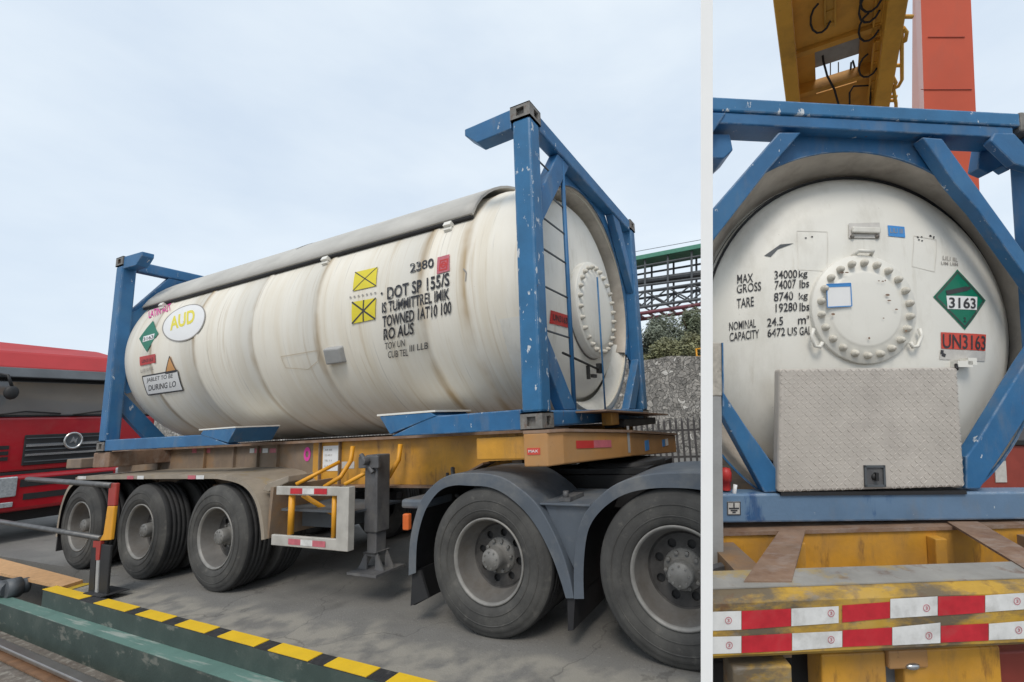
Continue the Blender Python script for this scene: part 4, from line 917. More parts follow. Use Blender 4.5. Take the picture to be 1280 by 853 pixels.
# side guard
gd = []
mb = MB(); mb.box((-2.76, -.01, zz(-.46)), (-1.84, .02, zz(-.385))); mb.box((-2.80, -.01, zz(-.89)), (-1.84, .02, zz(-.80))); mb.box((-1.97, -.013, zz(-.89)), (-1.83, .05, zz(-.385)))
gq = tr.part('side_guard', mb, M['alu'], bev=.006)
for z0, z1, m in ((-.447, -.40, 'tapered'), (-.87, -.822, 'tapefaded')):
    for x0, x1, mm in ((-2.56, -2.40, m), (-2.40, -2.25, 'tapewhite'), (-2.25, -2.09, m)):
        mb = MB(); mb.flat(rect2d(x0, zz(z0), x1, zz(z1), 1, 1), lambda u, v: (u, -.014, v)); tr.part('reflector_tape', mb, M[mm], parent=gq)
for x_, r_ in ((-2.6, .026), (-2.05, .02)): tr.part('guard_upright', MB().tube([(x_, .03, zz(-.46)), (x_, .03, zz(-.80))], r_, 8), M['bary'])
mb = MB()
for x in (-2.46, -1.83):
    if x > -2: tr.part('guard_bracket', mb, M['bary']); mb = MB()
    mb.tube([(x, .52, zz(-.08)), (x, .5, zz(-.22)), (x - .03, .42, zz(-.36)), (x - .10, .3, zz(-.44))], .021, 8)
    mb.tube([(x - .05, .42, zz(-.22)), (x - .2, .1, zz(-.385))], .018, 8)
tr.part('guard_brace', MB().tube([(-2.5, .06, zz(-.47)), (-2.42, .4, zz(-.75))], .02, 8), M['bary'])
tr.part('guard_bracket', mb, M['bary'])
mb = MB(); mb.box((-2.85, .1, zz(-.62)), (-1.9, .6, zz(-.6))); mb.box((-2.85, .3, zz(-.8)), (-2.3, .6, zz(-.621))); tr.part('spare_carrier', mb, M['pgrey'])
# papers and badge on the web
def onweb(x0, x1, z0, z1, m, name): 
    mb = MB(); mb.flat(rect2d(x0, zz(z0), x1, zz(z1), 1, 1), lambda u, v: (u, WY0 - .012, v)); return tr.part(name, mb, m)
def wp(px, py): p = LC.at(px, py, 1, WY0 - .012); return p.x, p.z - GZ
a, b = wp(403, 589), wp(423, 557); onweb(a[0], b[0], a[1], b[1], M['signw'], 'notice_sheet')
for k, (t0, n_) in enumerate((('AA BB', 0), ('CO NO 3', 1), ('TEL 3 4', 2), ('LI MM', 3))):
    zt = b[1] - .05 - k * .055; mb = MB(); mb.flat(shift(fit_text(t0, .11, .018, bold=.0), a[0] + .03, zz(zt)), lambda u, v: (u, WY0 - .0145, v)); tr.part('lettering', mb, M['faintink'])
a, b = wp(427, 586), wp(443, 577); onweb(a[0], b[0], a[1], b[1], M['signgrey'], 'name_plate')
a, b = wp(345, 566), wp(352, 561)
for px0, px1, m in ((312, 318, 'tapewhite'), (318, 326, 'tapefaded'), (328, 335, 'tapewhite'), (337, 346, 'tapefaded'), (240, 246, 'tapefaded'), (256, 263, 'tapefaded')):
    a, b = wp(px0, 566.5), wp(px1, 560.5); onweb(a[0], b[0], a[1], b[1], M[m], 'reflector_tape')
c = wp(384, 568); mb = MB(); mb.flat(circ2d(c[0], zz(c[1]), .055, .075, 24, .45), lambda u, v: (u, WY0 - .013, v)); tr.part('round_badge', mb, M['pink'])
# landing leg
q = LC.at(471, 575, 1, .28)
lx = q.x
t_ = tr
mb = MB(); mb.box((lx - .075, .22, zz(-.80)), (lx + .075, .36, zz(-.15))); mb.box((lx - .055, .235, zz(-1.0)), (lx + .055, .345, zz(-.8))); lg = tr.part('landing_leg', mb, M['leg'], bev=.01)
mb = MB(); mb.box((lx - .12, .19, zz(-.26)), (lx + .12, .22, zz(-.16))); mb.tube([(lx, .19, zz(-.2)), (lx, .13, zz(-.2))], .03, 10); mb.tube([(lx + .05, .2, zz(-.3)), (lx - .1, .2, zz(-.14))], .02, 8); tr.part('leg_gearbox', mb, M['leg'], parent=lg, bev=.006)
mb = MB(); mb.hexa([(lx - .06, .23, zz(-.98)), (lx + .06, .23, zz(-.98)), (lx + .06, .35, zz(-.98)), (lx - .06, .35, zz(-.98)), (lx - .07, .21, zz(-.96)), (lx + .07, .21, zz(-.96)), (lx + .07, .37, zz(-.96)), (lx - .07, .37, zz(-.96))])
mb.box((lx - .17, .14, zz(-1.125)), (lx + .17, .44, zz(-1.105)))
for sx in (-1, 1):
    for y in (.24, .34): mb.prism([(lx + sx * .05, zz(-.97)), (lx + sx * .07, zz(-.97)), (lx + sx * .15, zz(-1.104)), (lx + sx * .05, zz(-1.104))], lambda x, z: (x, y - .006, z), lambda x, z: (x, y + .006, z))
tr.part('leg_foot', mb, M['leg'], parent=lg)
mb = MB(); mb.box((lx - .07, Wc - .36, zz(-1.1)), (lx + .07, Wc - .22, zz(-.1))); mb.box((lx - .17, Wc - .44, zz(-1.12)), (lx + .17, Wc - .14, zz(-1.1))); tr.part('landing_leg', mb, M['leg'])
# hoses near the gooseneck
mb = MB(); mb.tube([(-1.2, .5, zz(-.3)), (-1.1, .4, zz(-.5)), (-.95, .45, zz(-.62)), (-.8, .6, zz(-.6)), (-.7, .8, zz(-.5))], .018, 8); mb.tube([(-1.3, .55, zz(-.35)), (-1.25, .45, zz(-.6)), (-1.0, .5, zz(-.7)), (-.7, .7, zz(-.62))], .014, 8); mb.box((-1.15, .55, zz(-.62)), (-.9, .7, zz(-.5))); tr.part('air_hose', mb, M['leg'])

# ------------------------------------------------------------------ rear of the tractor unit
tu = Thing('tractor_unit', 'rear wheels and grey fenders of the tractor coupled under the side-on tank', 'truck', (0, 1.26, 0))
for X, cut in ((-.487, False), (.845, True)):
    wheel(tu, X, 0, .5, cut=cut, rot=.6); wheel(tu, X, Wc, .5, flip=True, dual=False) if not cut else None
    mb = MB(); mb.tube([(X, .2, .5), (X, Wc - .2, .5)], .12, 12); mb.ball((X, Wc / 2, .5), .24); tu.part('axle', mb, M['black'])
mb = MB(); mb.lathe([(0.36, .3), (.345, .36), (.345, .44), (.37, .5), (.58, .5), (.6, .44), (.6, .34), (.58, .29)], lambda t_, c, s_: (.845 + c, t_, .5 + s_), 60); tu.part('inner_tyre', mb, M['tyre'])
for y in (.82, 1.62):
    mb = MB(); mb.box((-1.35, y, .72), (1.6, y + .08, .97)); tu.part('chassis_rail', mb, M['black'])
mb = MB()
for x in (-1.25, -.1, .6): mb.box((x, .9, .76), (x + .08, 1.62, .93))
tu.part('cross_member', mb, M['black'])
mb = MB(); mb.lathe([(1.0, .36), (1.05, .36), (1.055, .32), (1.055, .1)], lambda t_, c, s_: (.12 + c, 1.26 + s_, t_), 40); mb.box((-.35, .85, .975), (.45, 1.67, 1.02)); tu.part('fifth_wheel', mb, M['black'])
mb = MB(); mb.box((-.75, .75, .55), (-.2, 1.8, .72)); mb.box((.3, .75, .5), (1.1, 1.8, .7)); tu.part('suspension', mb, M['black'])
# fenders: outline points taken in the wheel plane
def fp(px, py): p = LC.at(px, py, 1, 0.0); return (p.x, p.z)
zo = lambda x, y: (480 + x / 2.9125, 560 + y / 2.9125)
def fender(out_, in_, name='fender', w_=.62, smooth=True):
    def cat(P):
        Q = []
        for i in range(len(P) - 1):
            a, b, c, d = P[max(i - 1, 0)], P[i], P[i + 1], P[min(i + 2, len(P) - 1)]
            for t_ in (0, .25, .5, .75): Q.append(tuple(.5 * (2 * b[k] + (c[k] - a[k]) * t_ + (2 * a[k] - 5 * b[k] + 4 * c[k] - d[k]) * t_ ** 2 + (3 * b[k] - a[k] - 3 * c[k] + d[k]) * t_ ** 3) for k in (0, 1)))
        return Q + [P[-1]]
    o_ = [fp(*zo(*p)) for p in cat(out_)]; i_ = [fp(*zo(*p)) for p in cat(in_)]
    mb = MB()
    n = len(o_)
    rows_ = []
    for (P, y) in ((i_, .0), (o_, .0), (o_, .012), (o_, w_), ):
        rows_.append([mb.v((p[0], y, p[1])) for p in P])
    # rounded shoulder: front lip, then the top sheet
    for A, B in zip(rows_, rows_[1:]):
        for k in range(n - 1):
            mb.face([A[k], A[k + 1], B[k + 1], B[k]])
    fo = tu.part(name, mb, M['fender'], bev=.006); mb = MB()
    un = [mb.v((a[0] * .93 + b[0] * .07, w_, a[1] * .93 + b[1] * .07)) for a, b in zip(o_, i_)]
    un0 = [mb.v((a[0] * .93 + b[0] * .07, .012, a[1] * .93 + b[1] * .07)) for a, b in zip(o_, i_)]
    for k in range(n - 1): mb.face([un0[k], un0[k + 1], un[k + 1], un[k]])
    tu.part('shade_liner', mb, M['black'], parent=fo); return fo  # shade inside the fender, put in as a black sheet
f1 = fender([(88, 465), (92, 350), (112, 250), (140, 180), (190, 125), (245, 97), (310, 92), (380, 95), (440, 112), (500, 152), (556, 205), (606, 285), (650, 385), (678, 480), (690, 548)],
            [(116, 455), (120, 345), (138, 262), (163, 205), (205, 155), (255, 137), (312, 138), (375, 142), (425, 160), (475, 195), (525, 245), (572, 315), (615, 405), (645, 490), (662, 548)])
f2 = fender([(690, 550), (690, 440), (700, 330), (722, 255), (765, 195), (830, 140), (900, 110), (975, 95), (1060, 90), (1150, 92), (1240, 110), (1330, 160)],
            [(728, 550), (726, 450), (734, 345), (752, 280), (790, 228), (845, 185), (905, 160), (975, 148), (1060, 146), (1145, 152), (1230, 170), (1310, 215)])
# bridging sheet between the two fenders
A = fp(*zo(560, 205)); B = fp(*zo(745, 212)); Cc = fp(*zo(690, 548)); mb = MB()
mb.hexa([(A[0], .02, A[1] - .01), (B[0], .02, B[1] - .01), (B[0], .62, B[1] - .01), (A[0], .62, A[1] - .01), (A[0], .02, A[1] + .004), (B[0], .02, B[1] + .004), (B[0], .62, B[1] + .004), (A[0], .62, A[1] + .004)])
mb.prism([(A[0] + .02, A[1] - .012), (B[0] - .01, B[1] - .012), (Cc[0] + .01, Cc[1] + .15), (Cc[0] - .01, Cc[1] + .15)], lambda x, z: (x, .05, z), lambda x, z: (x, .062, z))
tu.part('fender_bridge', mb, M['fender'], bev=.004)
mb = MB(); mb.box((A[0] + .12, .08, A[1] + .0045), (A[0] + .2, .3, A[1] + .03)); mb.tube([(A[0] + .16, .1, A[1] + .02), (A[0] + .16, .1, A[1] + .07)], .02, 8); tu.part('fender_bracket', mb, M['leg'])
p = [fp(*zo(*q)) for q in ((92, 455), (120, 452), (150, 552), (85, 582))]
mb = MB(); mb.prism(p, lambda x, z: (x, .03, z), lambda x, z: (x, .05, z)); x0 = p[0][0]
mb.hexa([(x0, .051, p[0][1]), (x0 + .02, .051, p[0][1]), (x0 + .02, .6, p[0][1]), (x0, .6, p[0][1]), (x0 - .02, .051, p[3][1]), (x0 + .005, .051, p[3][1]), (x0 + .005, .6, p[3][1]), (x0 - .02, .6, p[3][1])])
tu.part('mudflap', mb, M['rubber'])
p = [fp(*zo(*q)) for q in ((662, 548), (690, 548), (684, 670), (664, 672))]
mb = MB(); mb.prism(p, lambda x, z: (x, .02, z), lambda x, z: (x, .55, z)); tu.part('mudflap', mb, M['rubber'])
p = fp(*zo(84, 270)); mb = MB(); mb.box((p[0] - .04, -.01, p[1] - .06), (p[0] + .02, .03, p[1] + .06)); tu.part('side_marker', mb, mat('amber_lens', (.6, .13, .03), .25), bev=.01)
p = fp(*zo(100, 200)); mb = MB(); mb.box((p[0] - .13, .02, p[1] - .05), (p[0] + .1, .35, p[1] + .02)); tu.part('tail_bracket', mb, M['fender'], bev=.02)

# ------------------------------------------------------------------ red truck behind
RX = -10.15
rt = Thing('red_truck', 'red truck cab with dark grille facing the camera behind the blue frame', 'truck', (RX - 1, 1, 0))
Y0, Y1 = -.42, 2.18
def ron(px, py, X=RX): p = LC.at(px, py, 0, X); return p.y, p.z
def rbox(y0, y1, z0, z1, x0=-.02, x1=.02): mb = MB(); mb.box((RX + x0, y0, z0), (RX + x1, y1, z1)); return mb
z_ = lambda py, px=60: ron(px, py)[1]
zroof, zvis, zws, zwb, zgr, zg0, zb1, zb0 = z_(439), z_(461), z_(463), z_(521), z_(543), z_(580), z_(588), z_(634)
mb = MB(); mb.prism([(Y0 + .02, zb1 + .02), (Y1 - .02, zb1 + .02), (Y1 - .02, zwb), (Y0 + .02, zwb)], lambda y, z: (RX, y, z), lambda y, z: (RX - 2.1, y, z))
mb.hexa([(RX, Y0 + .02, zwb), (RX, Y1 - .02, zwb), (RX - 2.1, Y1 - .02, zwb), (RX - 2.1, Y0 + .02, zwb), (RX - .18, Y0 + .08, zws), (RX - .18, Y1 - .08, zws), (RX - 2.1, Y1 - .08, zws), (RX - 2.1, Y0 + .08, zws)])
body = rt.part('cab', mb, M['red'], bev=.04)
mb = MB(); mb.hexa([(RX - .12, Y0 + .06, zws + .01), (RX - .12, Y1 - .06, zws + .01), (RX - 2.1, Y1 - .06, zws + .01), (RX - 2.1, Y0 + .06, zws + .01), (RX - .35, Y0 + .1, zroof + .02), (RX - .35, Y1 - .1, zroof + .02), (RX - 2.1, Y1 - .1, zroof + .02), (RX - 2.1, Y0 + .1, zroof + .02)]); rt.part('roof', mb, M['redroof'], bev=.06)
zt = ron(40, 424)[1]
mb = MB(); mb.hexa([(RX - .5, Y0 + .12, zroof), (RX - .5, Y1 - .3, zroof), (RX - 2.1, Y1 - .3, zroof), (RX - 2.1, Y0 + .12, zroof), (RX - .9, Y0 + .2, zt + .06), (RX - .9, Y1 - .6, zt), (RX - 2.1, Y1 - .6, zt), (RX - 2.1, Y0 + .2, zt + .06)]); rt.part('roof_fairing', mb, M['redroof'], bev=.06)
mb = MB(); mb.hexa([(RX + .05, Y0 + .1, zvis - .17), (RX + .05, Y1 - .1, zvis - .17), (RX - .16, Y1 - .1, zvis - .17), (RX - .16, Y0 + .1, zvis - .17), (RX - .05, Y0 + .1, zvis), (RX - .05, Y1 - .1, zvis), (RX - .16, Y1 - .1, zvis), (RX - .16, Y0 + .1, zvis)]); rt.part('sun_visor', mb, M['pgrey'], bev=.02)
mb = MB(); mb.hexa([(RX + .006, Y0 + .05, zwb + .005), (RX + .006, Y1 - .05, zwb + .005), (RX - .05, Y1 - .05, zwb + .005), (RX - .05, Y0 + .05, zwb + .005), (RX - .165, Y0 + .1, zws - .01), (RX - .165, Y1 - .1, zws - .01), (RX - .22, Y1 - .1, zws - .01), (RX - .22, Y0 + .1, zws - .01)]); rt.part('windscreen_seal', mb, M['black'])
mb = MB(); mb.hexa([(RX + .012, Y0 + .12, zwb + .03), (RX + .012, Y1 - .12, zwb + .03), (RX - .03, Y1 - .12, zwb + .03), (RX - .03, Y0 + .12, zwb + .03), (RX - .10, Y0 + .16, zws - .2), (RX - .10, Y1 - .16, zws - .2), (RX - .2, Y1 - .16, zws - .2), (RX - .2, Y0 + .16, zws - .2)]); ws = rt.part('windscreen', mb, M['glass'])
for y in (.1, 1.0):
    mb = MB(); mb.tube([(RX + .03, y, zwb + .03), (RX + .035, y + .35, zwb + .09), (RX + .03, y + .75, zwb + .05)], .014, 6); rt.part('wiper', mb, M['black'])
mq = ron(14, 491, RX + .2); mb = MB(); mb.ball((RX + .2, mq[0], mq[1]), .10, .5, .85, 1.15); mb.tube([(RX + .2, mq[0], mq[1] + .1), (RX + .18, mq[0] - .05, mq[1] + .28), (RX, mq[0] - .1, zws - .1)], .02, 6); rt.part('mirror', mb, M['black'])
ga = ron(31, 543)[0]; gc = ron(90, 551)
gy0, gy1 = ga, 2 * gc[0] - ga
mb = rbox(gy0, gy1, zg0 - .0, zgr, .0, .02); gr = rt.part('grille', mb, M['black'], bev=.02)
for k in range(2):
    zk = zgr - (zgr - zg0) * (.36 + .3 * k); mb = rbox(gy0 + .02, gy1 - .02, zk - .018, zk + .018, .021, .045); rt.part('grille_bar', mb, M['chrome'], parent=gr)
for k in range(5):
    zk = zgr - (zgr - zg0) * (.12 + .19 * k); mb = rbox(gy0 + .02, gy1 - .02, zk - .008, zk + .008, .021, .032); rt.part('grille_slat', mb, M['pgrey'], parent=gr)
zc = gc[1]
mb = MB(); mb.lathe([(RX + .05, .14), (RX + .07, .15), (RX + .07, .18), (RX + .05, .19)], lambda t_, c, s_: (t_, gc[0] + c * .64, zc + s_ * .8), 32); em = rt.part('emblem', mb, M['chrome'])
mb = MB(); mb.lathe([(RX + .05, .14), (RX + .052, 0)], lambda t_, c, s_: (t_, gc[0] + c * .64, zc + s_ * .8), 32); rt.part('emblem_field', mb, M['pgrey'], parent=em)
mb = MB(); mb.prism([(gc[0] - .05, zc - .05), (gc[0] - .01, zc + .07), (gc[0] + .02, zc + .02), (gc[0] + .05, zc + .05), (gc[0] + .03, zc - .06), (gc[0], zc - .01)], lambda y, z: (RX + .053, y, z), lambda y, z: (RX + .066, y, z)); rt.part('emblem_mark', mb, M['chrome'], parent=em)
mb = rbox(Y0 + .05, Y1 - .05, zb1 - .04, zb1 + .02, -.1, -.01); rt.part('bumper_gap', mb, M['black'])
mb = rbox(Y0 - .02, Y1 + .02, zb0, zb1 - .03, -.5, .06); bp_ = rt.part('bumper', mb, M['red'], bev=.06)
for y0, y1, za, zb_ in ((gy0, gy1, .62, .82), (gy0 + .05, gy1 - .05, .28, .44)):
    h = zb1 - zb0; mb = rbox(y0, y1, zb0 + h * za, zb0 + h * zb_, .061, .068); rt.part('air_intake', mb, M['black'], parent=bp_)
h0 = ron(-14, 606); h1 = ron(20, 600)
hz0, hz1 = ron(5, 622)[1], ron(5, 597)[1]
for y0 in (h0[0], 2 * gc[0] - h1[0]):
    hwd = h1[0] - h0[0]; mb = rbox(y0, y0 + hwd, hz0, hz1, .05, .085); rt.part('headlight', mb, M['lamp'], bev=.03)
    mb = rbox(y0 + .02, y0 + hwd - .02, hz0 - .16, hz0 - .08, .055, .075); rt.part('fog_lamp', mb, M['lamp'], bev=.01)
mb = MB(); mb.box((RX - 1.6, Y0 + .15, .3), (RX - .3, Y1 - .15, zb1 + .01)); mb.box((RX - 7, .4, .7), (RX - 1.6, 1.6, 1.0)); rt.part('chassis', mb, M['black'])
for y in (Y0 + .02, Y1 - .02):
    mb = MB(); s_ = 1 if y < 1 else -1
    mb.lathe([(0, .0), (0, .3), (-.0, .42), (.03, .49), (.26, .5), (.3, .42), (.3, 0)], lambda t_, c, q: (RX - 1.25 + c, y + s_ * t_, .5 + q), 40); rt.part('wheel', mb, M['tyre'])
for y in (gy0 - .25, gy1 + .14):
    mb = MB()
    for k in range(3): mb.box((RX + .001, y, zgr - .22 - k * .09), (RX + .01, y + .1, zgr - .16 - k * .09))
    rt.part('side_vent', mb, M['black'], parent=body)
mb = MB()
for k in range(6): mb.box((RX - 4 - k * .03, 1.2 + k * .16, zroof - .3), (RX - 3.8, 1.26 + k * .16, zroof + .1 + .05 * (k % 2)))
rt.part('rear_rack', mb, M['conc'])

# ------------------------------------------------------------------ barrier by the kerb
bq = LC.at(123, 744, 2, .03)
br = Thing('barrier', 'red and yellow barrier post with two grey tubes beside the striped kerb', 'barrier', bq)
bx = bq.x; by = bq.y
def bo(px, py): p = LC.at(px, py, 1, by); return p.x, p.z
def bpoly(pts, d0, d1):
    mb = MB(); mb.prism([bo(*p) for p in pts], lambda x, z: (x, by + d0, z), lambda x, z: (x, by + d1, z)); return mb
br.part('base_channel', bpoly([(112, 743), (119, 743), (122, 684), (116, 684)], -.01, .03), M['black'])
br.part('base_channel', bpoly([(124, 744), (134.5, 744), (139.5, 682), (127, 680)], -.008, .012), M['black'], bev=.005)
br.part('inner_bar', bpoly([(120.5, 742), (123.5, 742), (126, 700), (122.5, 700)], -.012, .02), M['conc'])
br.part('inner_bar', bpoly([(122, 700), (126, 700), (128.5, 676), (119, 676), (118.5, 684), (122.5, 684)], -.014, .012), M['barr'])
br.part('post_top', bpoly([(136, 632.5), (145, 632.5), (147.5, 604), (138, 604)], -.012, .018), M['barr'], bev=.008)
br.part('post_middle', bpoly([(131, 667), (126, 676), (140, 675), (144.8, 632.6), (136, 632.6)], -.012, .018), M['bary'], bev=.008)
p = LC.at(141, 607, 1, by); q = LC.at(35, 599, 1, by + .12)
mb = MB(); mb.tube([p, p.lerp(q, .5), q], .028, 10); br.part('tube', mb, M['barm'])
p = LC.at(127, 673, 1, by); q = LC.at(-60, 642, 1, by + .12)
mb = MB(); mb.tube([p, q], .026, 10); br.part('tube', mb, M['barm'])
mb = MB(); mb.box((bx - .14, by - .06, .0492), (bx + .22, by + .14, .056)); br.part('base_plate', mb, M['kerbblack'])

# orange board and pipe at the left edge
z0 = .03
B = [LC.at(x, y, 2, z0 + .012) for x, y in ((-60, 694), (0, 698), (104, 725), (78, 733), (0, 716), (-60, 704))]
mb = MB(); mb.prism([(p.x, p.y) for p in B], lambda x, y: (x, y, z0 - .02), lambda x, y: (x, y, z0 + .012)); 
t = Thing('board', 'faded orange board lying flat behind the barrier at the left edge', 'board', B[1]); t.part('panel', mb, M['board'])
E0 = LC.at(112, 726, 2, z0 - .02); a, b = B[3], B[2]
mb = MB(); mb.hexa([(a.x, a.y, 0.006), (b.x, b.y, 0.006), (b.x + .12, b.y + .03, .006), (a.x + .1, a.y - .02, .006), (a.x, a.y, z0 - .021), (b.x, b.y, z0 - .021), (b.x + .05, b.y + .02, z0 - .021), (a.x + .03, a.y, z0 - .021)]); t.part('yellow_edge', mb, M['boarde'])
p = LC.at(-30, 737, 2, -.03); q = LC.at(14, 736, 2, -.03); r_ = LC.at(35, 731, 2, -.03)
t = Thing('pipe_fitting', 'grey pipe with a coupling lying beside the orange board', 'pipe', q)
mb = MB(); mb.tube([p, q], .085, 14); mb.tube([p + Vector((.0, -.2, 0)), q + Vector((.05, -.2, 0))], .05, 10); t.part('pipe', mb, M['pipe'])
mb = MB(); mb.tube([q - (r_ - q) * .4, r_ - (r_ - q) * .5], .105, 14); mb.tube([r_ - (r_ - q) * .5, r_], .08, 14); t.part('coupling', mb, M['pipe'])
mb = MB(); mb.hexa([tuple(LC.at(x, y, 2, -.16)) for x, y in ((-20, 752), (15, 757), (15, 752), (-20, 746))] + [tuple(LC.at(x, y, 2, -.12)) for x, y in ((-20, 750), (6, 752), (14, 749), (-20, 744))]); single('board', 'small orange board end on the lower green kerb step', 'board', mb, M['board'], LC.at(5, 752, 2, -.16))

# ------------------------------------------------------------------ the end-on tank container (right bay)
WR, HR = 2.438, 2.56
rk = Thing('tank_container', 'white tank end in a blue frame with round bolted cover and tread plate box', 'tank container', (0, 1, 0), RC)
RA = lambda px, py, d=0.0: RC.at(px, py, 1, d)
def rpoly(pts, d0, d1, px=True, d=0.0):
    P = [RA(x, y, d) for x, y in pts] if px else [Vector((x, 0, z)) for x, z in pts]
    mb = MB(); mb.prism([(p.x, p.z) for p in P], lambda x, z: (x, d0, z), lambda x, z: (x, d1, z)); return mb
hw = WR / 2
# beams, posts
zt0, zt1 = RA(1085, 148).z, RA(1085, 131.5).z
zb0_, zb1_ = RA(1085, 652).z, RA(1085, 616.5).z
mb = MB(); mb.box((-hw + .16, 0, zt0), (hw - .12, .11, zt1)); rk.part('top_beam', mb, M['bluechip'], bev=.01)
mb = MB(); mb.box((-hw + .16, .012, zt0 - .075), (hw - .16, .2, zt0 - .001)); rk.part('top_beam_web', mb, M['blue'], bev=.008)
mb = MB(); mb.box((-hw + .1, 0, zb0_), (hw - .1, .13, zb1_)); bb = rk.part('bottom_beam', mb, M['bluesheen'], bev=.012)
fR = lambda a, b, c: Vector((a, b, c))
for sx in (-1, 1):
    ho = hw + (.045 if sx > 0 else 0)
    mb = MB(); xa, xb = sorted((sx * ho, sx * (ho - .165))); mb.box((xa, 0, zt1 - .118), (xb, .175, zt1 + .012)); rk.part('corner_casting', mb, M['cast'], bev=.012)
    mb = MB(); mb.box((xa, 0, zb0_ - .005), (xb, .175, zb0_ + .118)); rk.part('corner_casting', mb, M['cast'], bev=.012)
    ho += .05 if sx > 0 else 0; xa, xb = sorted((sx * (ho - .006), sx * (ho - .13))); mb = MB(); mb.box((xa, .01, zb0_ + .12), (xb, .17, zt1 - .12)); rk.part('corner_post', mb, M['blue'], bev=.015)
# braces from the photo's outlines
for pts in ([(975, 164), (1003, 164), (961, 212), (891, 302), (870, 330), (870, 285)], [(1155, 170), (1180, 172), (1300, 338), (1300, 366), (1225, 262), (1195, 228)],
            [(904, 520), (904, 488), (930, 528), (973, 588), (973, 616), (957, 617)], [(1210, 612), (1210, 572), (1222, 556), (1285, 452), (1300, 430), (1300, 500), (1240, 592), (1228, 612)]):
    rk.part('diagonal_brace', rpoly(pts, .012, .10), M['blue'], bev=.008)
# gussets and rail stubs at the top corners
rk.part('corner_gusset', rpoly([(1243, 166), (1268, 166), (1290, 190), (1290, 212), (1268, 205), (1238, 176)], .0, .06), M['blue'], bev=.01)
rk.part('corner_gusset', rpoly([(870, 141), (908, 141), (893, 163), (870, 172)], .0, .06), M['blue'], bev=.01)
rk.part('rail_stub', rpoly([(1228, 175), (1247, 178), (1272, 200), (1262, 213), (1254, 207), (1236, 217), (1222, 211)], .178, .26, d=.178), M['blue'], bev=.008)
rk.part('rail_stub', rpoly([(870, 158), (918, 160), (922, 180), (910, 191), (870, 189)], .07, .3), M['blue'], bev=.008)
# plate with round opening
pc = RA(1079, 416, .11); pe = RA(1079, 190, .11); ri = (pe - pc).z
mb = MB(); seg = 96; rg = []
PP = [RA(x, y, .11) for x, y in ((988, 160), (1168, 160), (1212, 236), (1292, 352), (1300, 440), (1226, 600), (1190, 640), (985, 640), (960, 606), (893, 505), (870, 430), (870, 330))]
def rayhit(c, s_):
    best = 9
    for i in range(len(PP)):
        A_, B_ = PP[i], PP[(i + 1) % len(PP)]; ex, ez = B_.x - A_.x, B_.z - A_.z; den = c * ez - s_ * ex
        if abs(den) < 1e-9: continue
        t_ = ((A_.x - pc.x) * ez - (A_.z - pc.z) * ex) / den; u_ = ((A_.x - pc.x) * s_ - (A_.z - pc.z) * c) / den
        if t_ > 0 and -1e-6 <= u_ <= 1 + 1e-6: best = min(best, t_)
    return best
for d in (.11, .125):
    rg.append([mb.v((pc.x + ri * math.cos(2 * math.pi * k / seg), d, pc.z + ri * math.sin(2 * math.pi * k / seg))) for k in range(seg)])
    ro = []
    for k in range(seg):
        a = 2 * math.pi * k / seg; c, s_ = math.cos(a), math.sin(a)
        r = max(ri + .012, rayhit(c, s_)); ro.append(mb.v((pc.x + r * c, d, pc.z + r * s_)))
    rg.append(ro)
for A, B in ((0, 1), (1, 3), (3, 2), (2, 0)):
    for k in range(seg): mb.face([rg[A][k], rg[A][(k + 1) % seg], rg[B][(k + 1) % seg], rg[B][k]])
rk.part('ring_plate', mb, M['blue'])
# recessed tank end
rc = RA(1077, 415, .36); re = RA(1264, 415, .36); rr_ = re.x - rc.x
# skirt between opening and rim: a cone whose two rings have their own centres
mb = MB(); A = []; B = []
for k in range(seg):
    a = 2 * math.pi * k / seg
    A.append(mb.v((pc.x + (ri + .004) * math.cos(a), .126, pc.z + (ri + .004) * math.sin(a)))); B.append(mb.v((rc.x + (rr_ + .02) * math.cos(a), .47, rc.z + (rr_ + .02) * math.sin(a))))
for k in range(seg):
    fc = mb.face([A[k], A[(k + 1) % seg], B[(k + 1) % seg], B[k]]); fc.smooth = True
rk.part('skirt', mb, M['skirt'])
RAD = [0, .35, .62, .8, .92, 1.0, 1.05, 1.08]; DEP = [.16, .165, .19, .23, .275, .33, .39, .46]
ks = rr_ / 1.05
def dd_(x, z): return float(np.interp(math.hypot(x - rc.x, z - rc.z) / ks, RAD, DEP))
mb = MB(); mb.lathe([(d, r * ks) for r, d in zip(np.linspace(0, 1.08, 28), np.interp(np.linspace(0, 1.08, 28), RAD, DEP))], lambda t_, c, s_: (rc.x + c, t_, rc.z + s_), 96); te = rk.part('tank_end', mb, M['dish'])
mb = MB(); mb.lathe([(.37, rr_ + .006), (.37, rr_ - .012), (.42, rr_ - .01), (.42, rr_ + .016)], lambda t_, c, s_: (rc.x + c, t_, rc.z + s_), 96); rk.part('rim_seal', mb, M['rubber'])
mb = MB(); mb.lathe([(.48, 0), (.48, rr_ - .02), (5.6, rr_ - .02), (5.9, .6), (5.95, 0)], lambda t_, c, s_: (rc.x + .06 * t_ + c, t_, rc.z + s_), 64); rk.part('tank_shell', mb, M['tank'])
